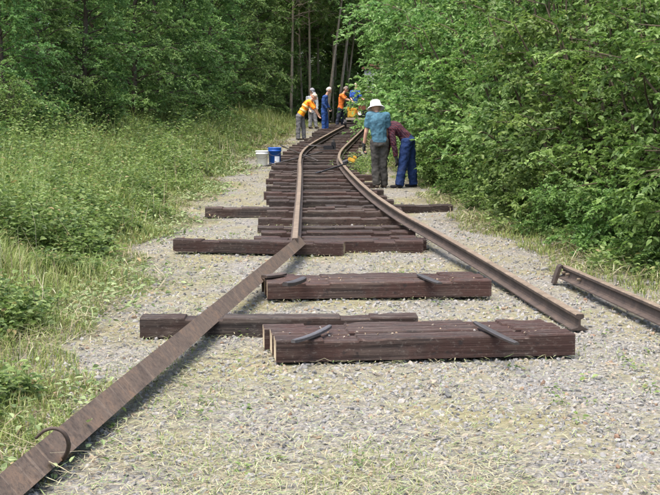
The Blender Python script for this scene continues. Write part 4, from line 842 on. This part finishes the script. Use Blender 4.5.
T6_ = plant_mesh('tree', 15, M_LEAF_B, M_BARK, 8.2, 1.25, 0.082, 84, 6, 7, 12, 0.36, 0.55, 0.0, 0.09, tone=0.22)
HB = [(10.6, 5.0, B3, 1.05, 'dense bush at the right edge, beside the loose rail'), (12.6, 4.75, B1, 1.05, 'leafy bush above the hanging joint bar of the loose rail'), (14.8, 4.5, B3, 1.1, 'small-leaved bush over the gravel right of the long right rail'), (17.2, 4.25, B1, 1.15, 'mid-green bush behind the dry grass right of the track'),
      (19.8, 4.05, B2, 1.15, 'broad bush right of the sleeper end by the right rail'), (22.3, 3.85, B3, 1.2, 'small-leaved bush just right of the bending man'), (25.2, 3.75, B1, 1.3, 'tall bush behind the bending man in blue trousers'), (28.5, 3.5, B2, 1.35, 'bright green bush behind the man in the white hat'),
      (32.5, 3.5, B2, 1.45, 'bright green bush reaching over the right rail beyond the two men'), (37, 3.45, B2, 1.55, 'pale green bush hanging in front of the trolley'), (42, 3.6, B2, 1.6, 'bush hiding the right side of the far trolley'), (48, 3.6, B2, 1.5, 'far bush in front of the pale wagon')]
for k, (y, x, pr, s, lab) in enumerate(HB): plant('hedge_bush', pr, x, y, lab, 'bush', 'bushes along the right of the track', k * 2.1 + 0.4, s)
for k, (y, x, s, lab) in enumerate([(10.9, 3.95, .62, 'low leafy shrub right behind the loose rail at the picture edge'), (12.4, 3.7, .66, 'low shrub beyond the hanging joint bar of the loose rail'), (14.0, 3.5, .7, 'low shrub at the gravel edge under the right-hand bushes'), (15.7, 3.2, .6, 'low shrub behind the dry grass beside the right rail'), (17.3, 3.05, .75, 'low shrub right of the sleeper end by the right rail'), (19.3, 2.9, .7, 'low shrub on the grass in front of the bending man'), (21.4, 2.7, .75, 'low shrub at the right of the bending man'), (24.6, 2.55, .9, 'low shrub behind the bending man')]):
    plant('low_shrub', B4, x, y, lab, 'bush', 'low shrubs in front of the right-hand bushes', k * 1.3, s)
for k, (y, x, s) in enumerate([(13, 7.0, .75), (17, 6.6, .8), (21, 6.3, .85), (25, 6.4, .9), (29, 6.0, .9), (33.5, 5.8, .95), (38, 5.7, 1.0), (43, 5.9, 1.0), (49, 6.4, 1.05), (55, 6.4, 1.1), (24, 8.8, 1.0)]):
    plant('leafy_tree', T1_ if y < 25 else T5_, x, y, 'leafy mid-green tree rising behind the bushes on the right', 'tree', 'trees behind the right-hand bushes', k * 1.7, s)
for k, (y, x, pr, s) in enumerate([(27, -9.6, T2_, .85), (30.5, -8.6, T2_, .85), (34.5, -8.8, T2_, .95), (38, -7.8, T2_, .95), (42.5, -7.2, T1_, .95), (48.5, -7.4, T2_, 1.05), (53, -7.0, T1_, 1.0), (57.5, -6.4, T2_, 1.05), (61.5, -4.6, T1_, 1.1),
                                 (33, -12, T5_, 1.1), (29, -12.5, T5_, 1.0), (47, -12.4, T5_, 1.2), (41, -13.5, T5_, 1.2), (35, -15, T5_, 1.1), (38, -11.0, T5_, 1.15), (43, -10.0, T5_, 1.2), (48, -9.3, T5_, 1.2), (53, -8.5, T5_, 1.25), (58, -8.0, T5_, 1.25), (64, -7.2, T5_, 1.25)]):
    plant('woodland_tree', pr, x, y, ('dark green leafy tree in the wood edge behind the left meadow' if pr is T2_ else 'lighter green leafy tree in the wood edge behind the left meadow' if pr is T1_ else 'shaded tree deeper in the wood behind the left meadow'), 'tree', 'trees of the left wood edge', k * 2.3 + 0.5, s)
for k, (u, y, s, lab) in enumerate([(8, 24.5, .75, 'narrow leafy tree at the far left picture edge'), (44, 27, .8, 'narrow leafy tree at the left, beside the picture-edge tree'), (84, 28.5, .85, 'narrow light green tree left of the dark gap in the left wood'), (136, 33, .9, 'narrow sunlit tree right of the dark gap in the left wood'), (163, 36.5, .95, 'narrow sunlit tree in the middle of the left wood'), (186, 40, 1.0, 'tall narrow tree right of the middle of the left wood'), (208, 44.5, 1.05, 'narrow bright tree above the grass left of the far crew'), (236, 51, 1.05, 'narrow tree two along from the bare far trunks'), (262, 57, 1.1, 'narrow tree nearest the bare far trunks on the left')]):
    plant('narrow_tree', T6_, XD(u, y), y, lab, 'tree', 'narrow trees of the left wood edge', k * 1.7 + 0.2, s)
for k, (y, x, s, lab) in enumerate([(19.5, -6.4, .55, 'pale bush at the left edge of the picture above the weeds'), (23, -6.6, .5, 'low bush before the dark wood at upper left'), (28, -5.6, .42, 'rounded low bush at the foot of the left wood'), (35, -5.0, .42, 'low bush at the wood edge left of the orange-vested man'), (43, -4.6, .42, 'low bush at the foot of the far left trees'), (65, -2.6, .75, 'far bush under the bare trunks behind the orange-vested man'), (67, -0.6, .8, 'far bush in the shade between the bare trunks'), (66.5, 1.2, .7, 'far bush in the shade behind the man in the orange T-shirt')]):
    plant('edge_bush', (B2, B3, B1, B3, B1, B2, B2, B2)[k], x, y, lab, 'bush', 'low bushes along the left wood', k * 1.9, s)
# the bare trunks closing the view
for k, (u, y, pr, s, rz, lab) in enumerate([(291, 60, T3_, 1.0, 0.3, 'bare pale trunk above the orange-vested man, leftmost of the far trunks'), (303, 65, T3_, .9, 2.2, 'thin trunk behind the man in the grey cap'), (310, 61, T3_, .95, 4.0, 'straight pale trunk between the orange vest and the blue jacket'), (319, 67, T3_, 1.0, 1.2, 'thin trunk set back behind the blue-jacketed man'),
        (327, 60, T4_, 1.0, 0.0, 'slightly leaning trunk above the blue-jacketed man'), (337.5, 62, T4_, 1.05, 0.1, 'strongly leaning pale trunk above the man in the orange T-shirt'), (349, 70, T3_, 1.0, 3.0, 'dark trunk in the shade behind the man in the blue shirt'), (297, 68, T3_, .8, 5.0, 'slender trunk in the shade just right of the leftmost far trunk'), (314.5, 69, T4_, .8, 3.3, 'slender shaded trunk leaning left behind the grey cap'), (333, 66, T3_, .8, 0.9, 'slender straight trunk between the two leaning far trunks'), (344, 66, T4_, .85, 0.4, 'slender trunk leaning right above the man in the blue shirt')]):
    plant('tall_tree', pr, XD(u, y), y, lab, 'tree', 'tall trees at the end of the line', rz, s)
rr = random.Random(8); k = 0
for y in (70, 76, 84, 93):
    for x in np.arange(-9, 12, 3.3):
        pr = T3_ if (y == 70 and abs(x - 0.5) < 4) else T5_
        plant('forest_tree', pr, x + rr.uniform(-1, 1), y + rr.uniform(-1.5, 1.5), 'shaded tree in the dark wood behind the far trunks', 'tree', 'trees of the dark far wood', rr.uniform(0, 6), rr.uniform(1.0, 1.2) * (1.0 if pr is T3_ else 1.3)); k += 1
